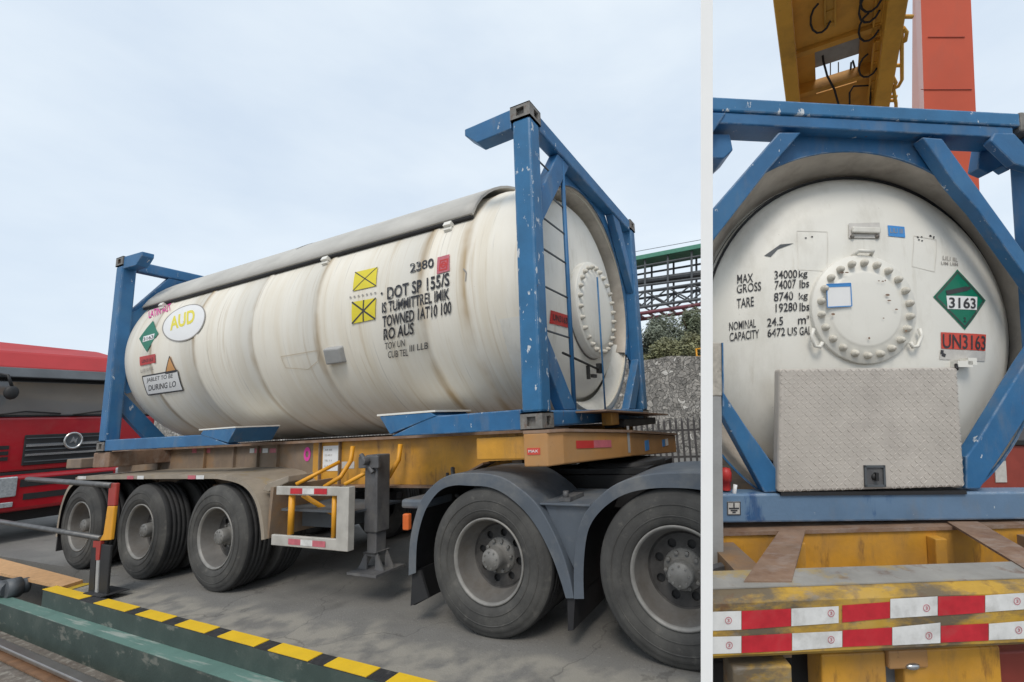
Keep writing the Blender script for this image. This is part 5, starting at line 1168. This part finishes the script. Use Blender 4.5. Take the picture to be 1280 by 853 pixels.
# bolted cover
hc = RA(1083.3, 386, .125); hr = RA(1149, 386, .125).x - hc.x
fy = lambda a, b, c: Vector((b, -a, c))       # axial outwards
h_ = hatch(rk, fy, hc.x, hc.z, hr, -.128, M['dish'], 22)
for sx in (-1, 1):
    A = [RA(1083 + sx * x, y, .13) for x, y in ((66, 411), (69, 420), (64, 433), (58, 434), (55, 428))]
    mb = MB(); mb.tube(A, .012, 8); rk.part('lifting_handle', mb, M['dish'], parent=h_)
mb = MB(); q = RA(1082, 314, .13); mb.tube([q + Vector((-.06, .05, -.03)), q + Vector((-.05, 0, .0)), q + Vector((.05, 0, .0)), q + Vector((.06, .05, -.03))], .014, 8); rk.part('lifting_lug', mb, M['dish'], parent=h_)
def dish_me(me, name, m, lift=.004, parent=None, label=None):
    mb = MB(); mb.flat(me, lambda x, z: (x, dd_(x, z) - lift, z)); return rk.part(name, mb, m, parent=parent or te, label=label)
def dp(px, py):
    d = .2
    for _ in range(4): p = RA(px, py, d); d = dd_(p.x, p.z)
    return p.x, p.z
def dq(name, pts, m, lift=.004, parent=None, label=None): return dish_me(quad2d(*[dp(*p) for p in pts], 8), name, M[m], lift, parent, label)
def dtext(s, xl, yl, xr, yr, hpx, m='ink', lift=.005, bold=.012, parent=None, slant=0):
    a = dp(xl, yl); b = dp(xr, yr); c = dp(xl + slant, yl - hpx); me = fit_text(s, 1, 1, bold=bold)
    return dish_me(([(a[0] + x * (b[0] - a[0]) + y * (c[0] - a[0]), a[1] + x * (b[1] - a[1]) + y * (c[1] - a[1])) for x, y in me[0]], me[1]), 'lettering', M[m], lift, parent)
dtext('MAX', 921, 355, 941, 353, 11)
dtext('GROSS', 920.5, 367.5, 951, 363.5, 11)
dtext('TARE', 920.5, 386, 942, 383, 12)
dtext('NOMINAL', 911, 414, 944.5, 409.5, 10.5)
dtext('CAPACITY', 911.5, 427.5, 948.5, 423, 11)
dtext('34000', 967.5, 349.5, 996, 348, 10.5); dtext('kg', 998, 350, 1009, 348.5, 11)
dtext('74007', 968, 362.5, 994.5, 360.5, 11); dtext('lbs', 999, 361, 1011, 359.5, 10.5)
dtext('8740', 967, 377.5, 991, 375.5, 11); dtext('kg', 998, 377.5, 1009.5, 376, 11)
dtext('19280', 969, 391, 996, 389, 11); dtext('lbs', 999, 389.5, 1011.5, 388.5, 10.5)
dtext('24.5', 958.5, 409, 978.5, 406.5, 10.5); dtext('m', 997, 406, 1007, 405, 7.5); dtext('3', 1007.5, 399, 1011, 398.5, 4)
dtext('6472', 959, 422, 981, 420, 10.5); dtext('US', 984, 420, 996, 419, 10); dtext('GAL', 999, 419.5, 1013.5, 418.5, 10.5)
q = dq('green_placard', [(1205.5, 412.5), (1231.5, 376), (1196, 337), (1166, 371.5)], 'green')
P = [dp(*p) for p in ((1205.5, 409), (1229, 376), (1196, 340.5), (1169, 371.5))]; dish_me(line2d(P + [P[0]], .012), 'ink_outline', M['kerbg'], .006, q)
dq('number_panel', [(1183.5, 386.5), (1220, 388), (1220.5, 371.5), (1182, 370)], 'signw', .0065, q)
dtext('3163', 1185, 385.5, 1218.5, 386.5, 13.5, 'inkl', .009, .02, q)
P = [dp(*p) for p in ((1182, 366.5), (1208, 361))]; dish_me(line2d(P, .03), 'gas_cylinder', M['inkl'], .007, q)
P = [dp(*p) for p in ((1208, 361), (1212, 360.5))]; dish_me(line2d(P, .02), 'gas_cylinder_neck', M['inkl'], .007, q)
dtext('2', 1203.5, 403, 1206.5, 403, 6, 'inkl', .007, .02, q)
q = dq('red_label', [(1176, 436), (1231, 439), (1232, 418.5), (1175.5, 415.5)], 'signr2')
dtext('UN3163', 1177.5, 435.5, 1231, 438, 18, 'inkl', .0065, .01, q)
q = dq('torn_sticker', [(1174, 449.5), (1230.5, 452), (1231.5, 439.5), (1175.5, 437)], 'signgrey')
P = [dp(*p) for p in ((1177, 438), (1176.5, 443), (1181, 445))]; dish_me(line2d(P, .022), 'ink_mark', M['inkl'], .006, q)
q = dq('card_sticker', [(1033.5, 384.5), (1064, 383), (1062.5, 354.5), (1032.5, 356)], 'signw', .085)
def hmap(me, name, m, lift):
    mb = MB(); mb.flat(me, lambda x, z: (x, .119 - lift, z)); return rk.part(name, mb, m, parent=h_)
def hp(px, py): p = RA(px, py, .117); return p.x, p.z
bpy.data.objects.remove(q)
cs = hmap(quad2d(*[hp(*p) for p in ((1033.5, 384.5), (1064, 383), (1062.5, 354.5), (1032.5, 356))]), 'card_sticker', M['signw'], .006)
mb = MB(); mb.flat(quad2d(*[hp(*p) for p in ((1033, 359.5), (1063, 358.5), (1062.5, 354.5), (1032.5, 356))]), lambda x, z: (x, .111, z)); rk.part('card_header', mb, M['signb'], parent=h_)
P = [hp(*p) for p in ((1033.5, 384.5), (1064, 383), (1062.5, 354.5), (1032.5, 356))]; mb = MB(); mb.flat(line2d(P + [P[0]], .006), lambda x, z: (x, .1095, z)); rk.part('card_border', mb, M['signb'], parent=h_)
rs_ = random.Random(4)
for (px, py) in ((1098, 351.5), (1103, 352), (1106, 351), (1109, 369), (1111, 376), (1120, 387), (1104, 398), (1086, 423), (1052, 341), (1058, 341), (1132, 414), (1041, 393)):
    c = hp(px, py); hmap(circ2d(c[0], c[1], rs_.uniform(.004, .016), rs_.uniform(.003, .008), 10), 'paint_chip', M['rustplate'], .006)
dq('white_plate', [(1060, 298), (1099, 298.5), (1098.5, 279), (1060, 280)], 'signgrey', .008)
a, b = dp(1063, 296), dp(1096, 283); mb = MB(); mb.box((a[0], dd_(*a) - .03, a[1] + .02), (b[0], dd_(*a) - .009, b[1] - .02)); rk.part('plate_bracket', mb, M['dish'], parent=te, bev=.008)
for px in (1064, 1095): 
    c = dp(px, 296.5); mb = MB(); mb.ball((c[0], dd_(*c) - .01, c[1]), .014); rk.part('rivet', mb, M['cast'], parent=te)
dq('blue_label', [(1110, 295.5), (1131, 297.5), (1130, 284), (1109, 282)], 'signb')
dtext('LILI III', 1112, 291.5, 1128, 292.5, 6, 'faintink', .006, .005)
P = [dp(*p) for p in ((955, 320), (963, 321.5), (972, 312), (992, 304.5), (975, 306))]
mb = MB(); vv = [mb.v((x, dd_(x, z) - .004, z)) for x, z in P]; mb.face(vv); rk.part('scuff', mb, M['pgrey'], parent=te)
P = [dp(*p) for p in ((998, 337), (1034, 339), (1034, 290), (996, 289), (998, 337))]; dish_me(line2d(P, .004), 'sticker_outline', M['faintedge'], .003)
P = [dp(*p) for p in ((1140, 333), (1168, 340), (1170, 300), (1142, 295), (1140, 333))]; dish_me(line2d(P, .004), 'sticker_outline', M['faintedge'], .003)
dtext('LILI IIL', 1178, 325, 1197, 328, 5, 'faintink', .004, .004); dtext('LIM LIIM', 1176, 331, 1197, 333, 4, 'faintink', .004, .004)
for (px, py, n_) in ((1145, 299, 5), (1160, 296, 5), (1009, 299, 2)):
    for k in range(n_):
        c = dp(px + rs_.uniform(-4, 8), py + rs_.uniform(-3, 3)); dish_me(circ2d(c[0], c[1], .007, .005, 8), 'ink_mark', M['inkl'], .004)
# tread plate cabinet
cab0 = [RA(x, y, -.02) for x, y in ((972.5, 616), (1206.5, 609), (1197, 459.5), (974.5, 461.5))]
mb = MB(); cf = lambda u, v: cab0[0].lerp(cab0[1], u).lerp(cab0[3].lerp(cab0[2], u), v)
fr = [cf(0, 0), cf(1, 0), cf(1, 1), cf(0, 1)]
mb.hexa([p + Vector((0, 0, 0)) for p in fr] + [p + Vector((0, .075, 0)) for p in fr]); cbx = rk.part('tread_plate_box', mb, M['tread'], bev=.015)
mb = MB(); nx, nz = 44, 30
ub, vb = RA(1081, 594, -.02), RA(1107, 609, -.02)
for i in range(nx):
    for j in range(nz):
        u, v = (i + .5) / nx, (j + .5) / nz
        p = cf(u, v)
        if abs(p.x - RA(1094, 596, -.02).x) < .08 and p.z < RA(1094, 578, -.02).z: continue
        if rs_.random() < .07: continue
        a = (.78 if (i + j) % 2 else -.78) + rs_.uniform(-.08, .08)
        c, s_ = math.cos(a), math.sin(a); L_ = .0165 * rs_.uniform(.85, 1.05); w_ = .0038
        ax = Vector((c, 0, s_)) * L_; ay = Vector((-s_, 0, c)) * w_; n_ = Vector((0, -.0022 * rs_.uniform(.5, 1.1), 0)); b_ = Vector((0, -.0005, 0))
        q = [mb.v(p - ax + b_), mb.v(p + ay + b_), mb.v(p + ax + b_), mb.v(p - ay + b_), mb.v(p - ax * .5 + n_), mb.v(p + ay * .5 + n_), mb.v(p + ax * .5 + n_), mb.v(p - ay * .5 + n_)]
        mb.face(q[4:]); [mb.face([q[k], q[(k + 1) % 4], q[4 + (k + 1) % 4], q[4 + k]]) for k in range(4)]
rk.part('tread_pattern', mb, M['tread'], parent=cbx)
a = RA(1081.5, 609, -.03); b = RA(1106.5, 582, -.03)
mb = MB(); 
for r in ((a.x, a.z, b.x, a.z + .012), (a.x, b.z - .012, b.x, b.z), (a.x, a.z, a.x + .012, b.z), (b.x - .012, a.z, b.x, b.z)): mb.box((r[0], -.032, r[1]), (r[2], -.0205, r[3]))
lk = rk.part('lock_frame', mb, M['pgrey'], parent=cbx)
mb = MB(); mb.box((a.x + .012, -.0225, a.z + .012), (b.x - .012, -.0202, b.z - .012)); rk.part('lock_recess', mb, M['leg'], parent=cbx)
cx_, cz_ = (a.x + b.x) / 2, (a.z + b.z) / 2
mb = MB(); mb.lathe([(-.024, .02), (-.034, .018), (-.035, 0)], lambda t_, c, s_: (cx_ + c, t_, cz_ - .005 + s_), 16); mb.box((cx_ - .005, -.045, cz_ - .025), (cx_ + .012, -.03, cz_ + .022)); rk.part('lock', mb, M['black'], parent=cbx)
mb = MB(); q = RA(1090, 617, -.005); mb.box((RA(975, 617).x, -.012, RA(1090, 618.5).z), (RA(1206, 610).x, .16, RA(1090, 614).z)); rk.part('seal_strip', mb, M['rubber'])
# earth symbol plate on the bottom beam
a, b = RA(909, 644, -.002), RA(925.5, 627, -.002)
mb = MB(); mb.box((a.x, -.004, a.z), (b.x, -.0005, b.z)); ep = rk.part('earth_plate', mb, M['signgrey'])
mb = MB(); cx_ = (a.x + b.x) / 2; h = b.z - a.z
mb.flat(line2d([(cx_, b.z - h * .1), (cx_, a.z + h * .5)], .008), lambda x, z: (x, -.006, z)); mb.flat(line2d([(cx_ - .03, a.z + h * .5), (cx_ + .03, a.z + h * .5)], .008), lambda x, z: (x, -.0065, z)); mb.flat(line2d([(cx_ - .02, a.z + h * .34), (cx_ + .02, a.z + h * .34)], .008), lambda x, z: (x, -.006, z)); mb.flat(line2d([(cx_ - .01, a.z + h * .2), (cx_ + .01, a.z + h * .2)], .008), lambda x, z: (x, -.006, z)); mb.flat(frame2d(a.x, a.z, b.x, b.z, .005), lambda x, z: (x, -.0055, z))
rk.part('earth_symbol', mb, M['inkl'], parent=ep)
p = RA(919, 618, .0); mb = MB(); mb.tube([p + Vector((0, .02, -.03)), p + Vector((.005, .02, .02)), p + Vector((.01, .02, .05))], .012, 8); rk.part('earth_stud', mb, M['signw'])
p = RA(908, 602, .05); mb = MB(); mb.lathe([(0, .028), (.05, .028), (.05, .034), (.10, .034), (.125, .024), (.13, 0)], lambda t_, c, s_: (p.x + c, .06 + s_, p.z - .05 + t_), 16); rk.part('red_valve_cap', mb, M['signr'])
p = RA(1214, 455, .1); mb = MB(); mb.box((p.x - .07, .12, p.z - .02), (p.x + .03, .2, p.z + .02)); mb.box((p.x + .0, .12, p.z - .005), (p.x + .06, .2, p.z + .04)); rk.part('hinge', mb, M['dish'])
mb = MB(); q0 = RA(1195, 456, .08); mb.tube([q0, RA(1196, 462, .05)], .01, 6); rk.part('hinge_pin', mb, M['black'])

# ------------------------------------------------------------------ the end-on trailer
t2 = Thing('semi_trailer', 'scuffed yellow trailer end with red and white reflective strips below the tank', 'trailer', (0, 0, -1.3), TC)
TA = lambda px, py, d: TC.at(px, py, 1, d)
TZ = lambda px, py, z: TC.at(px, py, 2, z)
zd = TA(1085, 656, -.02).z - .015
DB = TC.at(1085, 737, 2, zd - .0).y       # how far the bumper stands towards the camera
mb = MB(); mb.box((-1.3, -.03, zd - .30), (1.3, -.015, zd - .02)); cm = t2.part('cross_web', mb, M['yellow'])
mb = MB(); mb.box((-1.3, -.045, zd - .0195), (1.3, .25, zd)); t2.part('cross_flange', mb, M['rustplate'])
mb = MB(); mb.box((-1.3, -.2, zd - .33), (1.3, .1, zd - .3005)); t2.part('cross_flange', mb, M['rustplate'])
for px in (1006, 1187):
    q = TA(px, 690, -.15); mb = MB(); mb.box((q.x - .035, -.1, zd - .3), (q.x + .035, -.032, zd - .05)); t2.part('bracket', mb, M['yellow'], bev=.006)
for x0, x1 in ((-1.0, -.86), (.86, 1.0)):
    mb = MB(); mb.box((x0, DB + .12, zd - .32), (x1, 5.5, zd - .06)); t2.part('main_beam', mb, M['dirtyy'])
mb = MB(); mb.box((-1.1, .3, zd - .31), (1.1, 5.2, zd - .25)); t2.part('floor_plate', mb, M['dirtyy'])
# bumper beam
zb = TA(1085, 818, DB).z; zu = TA(1085, 737, DB).z
mb = MB(); mb.prism([(DB + .02, zb), (DB, zb + .02), (DB, zu - .035), (DB + .012, zu - .01), (DB + .05, zu), (DB + .115, zu), (DB + .115, zb)], lambda d, z: (-1.25, d, z), lambda d, z: (1.25, d, z)); bu = t2.part('bumper', mb, M['bumpy'])
mb = MB(); mb.box((-1.25, DB + .045, zu + .0005), (1.25, DB + .21, zu + .006)); t2.part('bumper_top', mb, M['bumptop'])
# reflective tape
def tp(px, py): p = TA(px, py, DB); return p.x, p.z
def tape(pts, m):
    P = [tp(*p) for p in pts]; mb = MB(); mb.flat(quad2d(*P, 2), lambda x, z: (x, DB - .003, z)); return t2.part('reflective_tape', mb, M[m], parent=bu)
def marks(px, py, r=4.2):
    c = tp(px, py); rr = tp(px + r, py)[0] - c[0]
    mb = MB(); mb.flat(circ2d(c[0], c[1], rr, rr, 20, .82), lambda x, z: (x, DB - .0055, z)); mb.flat(shift(fit_text('3', rr * .7, rr * .9, bold=.01), c[0] - rr * .35, c[1] - rr * .45), lambda x, z: (x, DB - .0055, z)); t2.part('certification_mark', mb, M['tapefaded'], parent=bu)
rows2 = [[(880, 789, 764.5), (926.5, 786.8, 763.5), (988.5, 782.5, 760.5), (1043, 778.5, 758)], [(1050, 777.5, 756.5), (1112, 772.5, 752.2), (1113, 773, 748.5), (1171.5, 769, 745), (1172, 769.5, 744), (1231, 765, 743), (1232, 764.5, 743), (1292, 759, 739)]]
T1 = [((880, 926.5), (788.6, 786.8), (764.8, 763.5), 'tapewhite'), ((926.5, 988.5), (786.8, 782.5), (763.5, 760.5), 'tapered'), ((988.5, 1048), (782.5, 778.5), (760.5, 757.5), 'tapewhite'),
      ((1052, 1112), (778, 772.5), (756.5, 752), 'tapered'), ((1112, 1171.5), (772.8, 769), (748.5, 745.2), 'tapewhite'), ((1171.5, 1230.5), (769.6, 765.6), (745.5, 744), 'tapered'), ((1230.5, 1292), (765, 760.5), (744, 740), 'tapewhite'),
      ((880, 926.5), (817.5, 816), (796, 794.8), 'tapewhite'), ((926.5, 989.5), (816, 813), (794.8, 791.3), 'tapered'), ((989.5, 1052.5), (813, 808.5), (791.3, 788.5), 'tapewhite'),
      ((1052.5, 1114.5), (808.5, 806), (787.5, 784), 'tapered'), ((1114.5, 1175), (806.5, 803.5), (784, 778), 'tapewhite'), ((1175, 1235), (803, 800.5), (782, 779), 'tapered'), ((1235, 1292), (800, 797.5), (779.5, 775), 'tapewhite')]
for k in range(3):
    xa = 1292 + 60 * k; m = 'tapewhite' if k % 2 else 'tapered'
    T1 += [((xa, xa + 60), (760.5 - 4 * k, 756.5 - 4 * k), (740 - 4 * k, 736 - 4 * k), m), ((xa, xa + 60), (797.5 - 3.5 * k, 794 - 3.5 * k), (775 - 3.5 * k, 771.5 - 3.5 * k), m)]
for (xa, xb), (ya, yb), (y2a, y2b), m in T1: tape([(xa + .3, ya), (xb - .3, yb), (xb - .3, y2b), (xa + .3, y2a)], m)
for px, py in ((910, 775), (911, 806), (1157, 759.5), (1160, 794), (1038, 766), (1038, 799), (1270, 751), (1272, 787)): marks(px, py)
# rusty flat bars lying from the bumper to the cross member
for pts in ([(930, 726.5), (989.5, 726.5), (1007, 661), (976, 661)], [(1300, 722), (1345, 722), (1222, 652), (1184, 652)]):
    P = [TZ(x, y, zd + .012) for x, y in pts]
    mb = MB(); mb.hexa([(p.x, p.y, zd + .0006) for p in P] + [(p.x, p.y, zd + .012) for p in P]); t2.part('deck_strip', mb, M['rustplate'])
a = TZ(891, 715, zd); mb = MB(); mb.hexa([(a.x - .3, DB + .3, zd - .15), (a.x + .25, DB + .55, zd - .12), (a.x + .25, DB + .6, zd - .12), (a.x - .3, DB + .35, zd - .15), (a.x - .3, DB + .3, zd - .1), (a.x + .25, DB + .55, zd - .09), (a.x + .25, DB + .6, zd - .09), (a.x - .3, DB + .35, zd - .1)]); t2.part('cable_tray', mb, M['leg'])
mb = MB(); mb.box((-1.2, DB + .12, zd - .045), (1.2, DB + .26, zd - .02)); t2.part('rusty_ledge', mb, M['rustplate'])
# below the bumper
def below(x0, x1, y0, y1, d, m, name, dep=.12, bev=.008):
    a, b = TA(x0, y1, d), TA(x1, y0, d); mb = MB(); mb.box((a.x, d, a.z), (b.x, d + dep, b.z)); return t2.part(name, mb, M[m], bev=bev)
below(1030, 1107, 815, 900, DB + .10, 'yellow', 'underframe_panel'); below(1134, 1250, 808, 900, DB + .10, 'yellow', 'underframe_panel')
below(1107.5, 1133.5, 812, 900, DB + .16, 'fender', 'underframe_post'); below(1112, 1160, 812, 838, DB + .085, 'peach', 'lamp_bracket')
a = TA(1142, 834, DB + .08); mb = MB(); mb.ball((a.x, DB + .085, a.z), .03, 1.1, .5, .5); t2.part('lamp', mb, M['chrome'])
below(918, 990, 832, 900, DB + .02, 'bumpy', 'yellow_bracket'); below(1250, 1330, 812, 900, DB + .2, 'redbody', 'underframe_box')
below(885, 918, 826, 900, DB + .3, 'black', 'underframe_box'); below(990, 1030, 815, 900, DB + .3, 'black', 'underframe_box')

# ------------------------------------------------------------------ gantry crane above
ed = Vector((1037 - PX, 559 - PY, F)).normalized()
eh = Vector((1, 0.02, 0)); eh = (eh - ed * eh.dot(ed)).normalized(); eu = eh.cross(ed); 
if eu.y > 0: eu = -eu
MC = cam_frame(eh, ed, eu, Vector((0, 0, 0)) + eu * 7.5)
KC = Ctx(MC, 886, False)
KA = lambda px, py, z=0.0: KC.at(px, py, 2, z)
gc_ = Thing('gantry_crane', 'yellow crane girder overhead with an orange leg behind the tank end', 'crane', (0, 8, -8.5), KC)
y_near, y_far = KA(1050, -120).y, KA(1045, 300).y
xl0, xl1 = KA(966, 0).x, KA(988, 0).x + .0
xr1, xr0 = KA(1136, 0).x, KA(1105, 0).x
xl1 = KA(1000, 125).x; xr0 = KA(1094, 125).x
for a, b in ((xl0, xl1), (xr0, xr1)):
    mb = MB(); mb.box((a, y_near, 0), (b, y_far, 1.5)); gc_.part('girder', mb, M['gird'], bev=.03)
zp = .55
h0, h1 = KA(1018.5, 66, zp), KA(1071, 102.5, zp)
hx0, hx1 = h0.x, h1.x; hy0, hy1 = h1.y, h0.y
hy0, hy1 = min(h0.y, h1.y), max(h0.y, h1.y)
mb = MB()
for r in ((xl1, y_near, xr0, hy0), (xl1, hy1, xr0, y_far), (xl1, hy0, hx0, hy1), (hx1, hy0, xr0, hy1)): mb.box((r[0] + .001, r[1], zp), (r[2] - .001, r[3], zp + .03))
gc_.part('underside_plate', mb, M['gird2'])
for (py, h) in ((52, .3), (14, .18), (108, .25)):
    mb = MB(); y = KA(1050, py, .2).y; mb.box((xl1 + .002, y, zp - h), (xr0 - .002, y + .12, zp - .001)); gc_.part('diaphragm', mb, M['gird2'])
q = KA(1050, 40, .18).y
mb = MB(); mb.box((xl1 + .002, y_near, .33), (xr0 - .002, KA(1050, 44, .33).y, .36)); gc_.part('lower_plate', mb, M['gird2'])
# cable ladder rails with rungs
for (pa, pb, pya, pyb) in ((1030, 1043, 0, 38), (1094, 1104, 0, 48), (1092, 1103, 53, 128)):
    mb = MB(); A, B = KA(pa, pya, .27), KA(pb, pya, .27); A2 = KA((pa - 1037) * (559 - pyb) / (559 - pya) + 1037, pyb, .27)
    mb.box((A.x, A2.y if A2.y < A.y else A.y, .25), (A.x + .03, max(A.y, A2.y), .32)); mb.box((B.x, min(A.y, A2.y), .25), (B.x + .03, max(A.y, A2.y), .32))
    n = int(abs(A2.y - A.y) / .28)
    for k in range(n + 1): yy = min(A.y, A2.y) + k * .28; mb.box((A.x + .03, yy, .27), (B.x, yy + .03, .29))
    mb.box((A.x + .03, min(A.y, A2.y), .292), (B.x, max(A.y, A2.y), .30)); gc_.part('cable_ladder', mb, M['gird'])
mb = MB()
for (px, py) in ((1026, 24), (1088, 10), (1087, 35), (1086, 83), (1090, -4)):
    c = KA(px, py, .2); pts = []
    for k in range(9):
        a = -1.2 + k / 8 * (math.pi + .9); pts.append((c.x - .17 * math.sin(a + .1), c.y + .33 * math.cos(a), .22 + .03 * math.sin(a)))
    gc_.part('cable_loop', MB().tube(pts, .019, 8), M['rubber'])
p = [KA(1028, 66, .7), KA(1029, 76, .5), KA(1034, 95, .35), KA(1043, 112, .25), KA(1048, 130, .2), KA(1050, 150, .2)]
gc_.part('cable', MB().tube(p, .022, 8), M['rubber']); p = [KA(1062, 130, .2), KA(1062, 116, .25), KA(1067, 108, .3), KA(1088, 107, .3), KA(1088, 130, .25)]; gc_.part('cable', MB().tube(p, .02, 8), M['rubber'])
p = [KA(1064, 78, .6), KA(1063, 92, .5), KA(1067, 100, .45), KA(1071, 94, .5), KA(1066, 76, .6)]; mb.tube(p, .02, 8)
gc_.part('cable', mb, M['rubber'])
mb = MB(); a, b = KA(1018, 66, .62), KA(1072, 78, .62); y0_, y1_ = min(a.y, b.y) - .5, max(a.y, b.y) - .22
mb.box((a.x - .1, y0_, .62), (b.x + .1, y1_, .72))
mb.tube([(a.x + .1, y0_ + .3, .66), (b.x - .1, y0_ + .3, .66)], .07, 10)
gc_.part('trolley', mb, M['conc'], bev=.02)
for px in (1038, 1048): 
    p = KA(px, 78, .8); mb = MB(); mb.tube([p, KA(px, 104, .8)], .012, 6); gc_.part('hoist_rope', mb, M['pgrey'])
# side handrail of the girder
mb = MB()
xx = xr1
def hpt(px, py, z): return KA(px, py, z)
for pts in (((1128, 21), (1141, 21)), ((1119, 82), (1127.5, 82)), ((1129, 35), (1133.5, 41), (1132, 51), (1124, 55)), ((1116, 96), (1120, 104), (1117, 110)), ((1127, 20), (1127.5, 100), (1123, 108), (1115, 112)), ((1117, 112), (1120, 130), (1120, 140)), ((1113, 121), (1121, 121)), ((1111, 126), (1120, 126))):
    mb.tube([hpt(x, y, .05) for x, y in pts], .035, 8)
gc_.part('side_ladder', mb, M['gird'])
# orange leg
DL = 13.0
def LP(px, py, D=DL): return KC.I @ (CC + ray(px, py) * D)
a = [LP(1149, -60), LP(1211, -60), LP(1228, 320), LP(1161, 320)]
off = (KC.I.to_3x3() @ (ray(1085, 300).normalized() * 1.6))
off2 = LP(1130, -60, DL + 1.4) - a[0]; 
def far(p, px, py): return LP(px, py, DL + 1.5)
b_ = [LP(1141, -60, DL + 1.5), LP(1200, -60, DL + 1.5), LP(1215, 320, DL + 1.5), LP(1139, 320, DL + 1.5)]
dn = (a[2] - a[1]); 
a2 = a[:2] + [a[2] + dn * 1.15, a[3] + (a[3] - a[0]) * 1.15]; b2 = b_[:2] + [b_[2] + (b_[2] - b_[1]) * 1.15, b_[3] + (b_[3] - b_[0]) * 1.15]
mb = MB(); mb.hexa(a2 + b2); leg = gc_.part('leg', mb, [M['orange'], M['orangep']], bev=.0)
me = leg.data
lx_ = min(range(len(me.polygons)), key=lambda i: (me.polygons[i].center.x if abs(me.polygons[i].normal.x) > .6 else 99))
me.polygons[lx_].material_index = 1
for y in (46.5, 112):
    P = [LP(1160 if y < 60 else 1151, y, DL - .015), LP(1206 if y < 60 else 1215, y, DL - .015)]; mb = MB(); mb.tube(P, .01, 6); gc_.part('leg_seam', mb, M['redbody'], parent=leg)

# ------------------------------------------------------------------ things behind the end-on tank
D = 2.45
def RQ(px, py, D): return RC.I @ (CC + ray(px, py) * D)
st = Thing('stone_post', 'narrow beige stone post with grey cladding beside the white tank end', 'post', RQ(897, 640, D), RC)
a, b = RQ(880, 495, D), RQ(904.5, 428, D); mb = MB(); mb.box((a.x, a.y, a.z), (b.x, a.y + .1, b.z)); st.part('stone_face', mb, M['beige'], bev=.006)
c = RQ(880, 606, D); mb = MB(); mb.box((a.x, a.y + .004, c.z - 1.3), (b.x - .002, a.y + .1, a.z - .001)); st.part('cladding', mb, M['conc'], bev=.004)
mb = MB(); mb.box((b.x + .0005, a.y - .004, RQ(904, 508, D).z), (b.x + .008, a.y + .1, b.z)); st.part('blue_edge', mb, M['blue'])
D = 5.2
t = Thing('red_container', 'brick red steel body with grey notice behind the right blue brace', 'container', RQ(1270, 640, D), RC)
a, b = RQ(1205, 760, D), RQ(1330, 560, D); mb = MB(); mb.box((a.x, a.y, a.z), (b.x + 1.5, a.y + 1.6, b.z)); t.part('body', mb, M['redbody'], bev=.02)
c = RQ(1270, 552, D); mb = MB(); mb.box((a.x - .03, a.y - .03, b.z + .001), (b.x + 1.5, a.y + 1.6, c.z)); t.part('top_rail', mb, M['black'], bev=.01)
a2_, b2_ = RQ(1262, 607, D - .03), RQ(1278, 573, D - .03); mb = MB(); mb.box((a2_.x, a.y - .012, a2_.z), (b2_.x, a.y - .002, b2_.z)); t.part('notice', mb, M['signgrey'])
mb = MB(); mb.box((a2_.x, a.y - .015, b2_.z - .06), (b2_.x, a.y - .0125, b2_.z)); t.part('notice_header', mb, M['pipe'])
q = RQ(1268, 549, D); mb = MB(); mb.ball((q.x, a.y + .1, q.z), .06, 1.6, 1, .7); mb.box((q.x - .02, a.y, c.z), (q.x + .16, a.y + .2, c.z + .04)); t.part('fitting', mb, M['signgrey'])
bpy.context.view_layer.update()
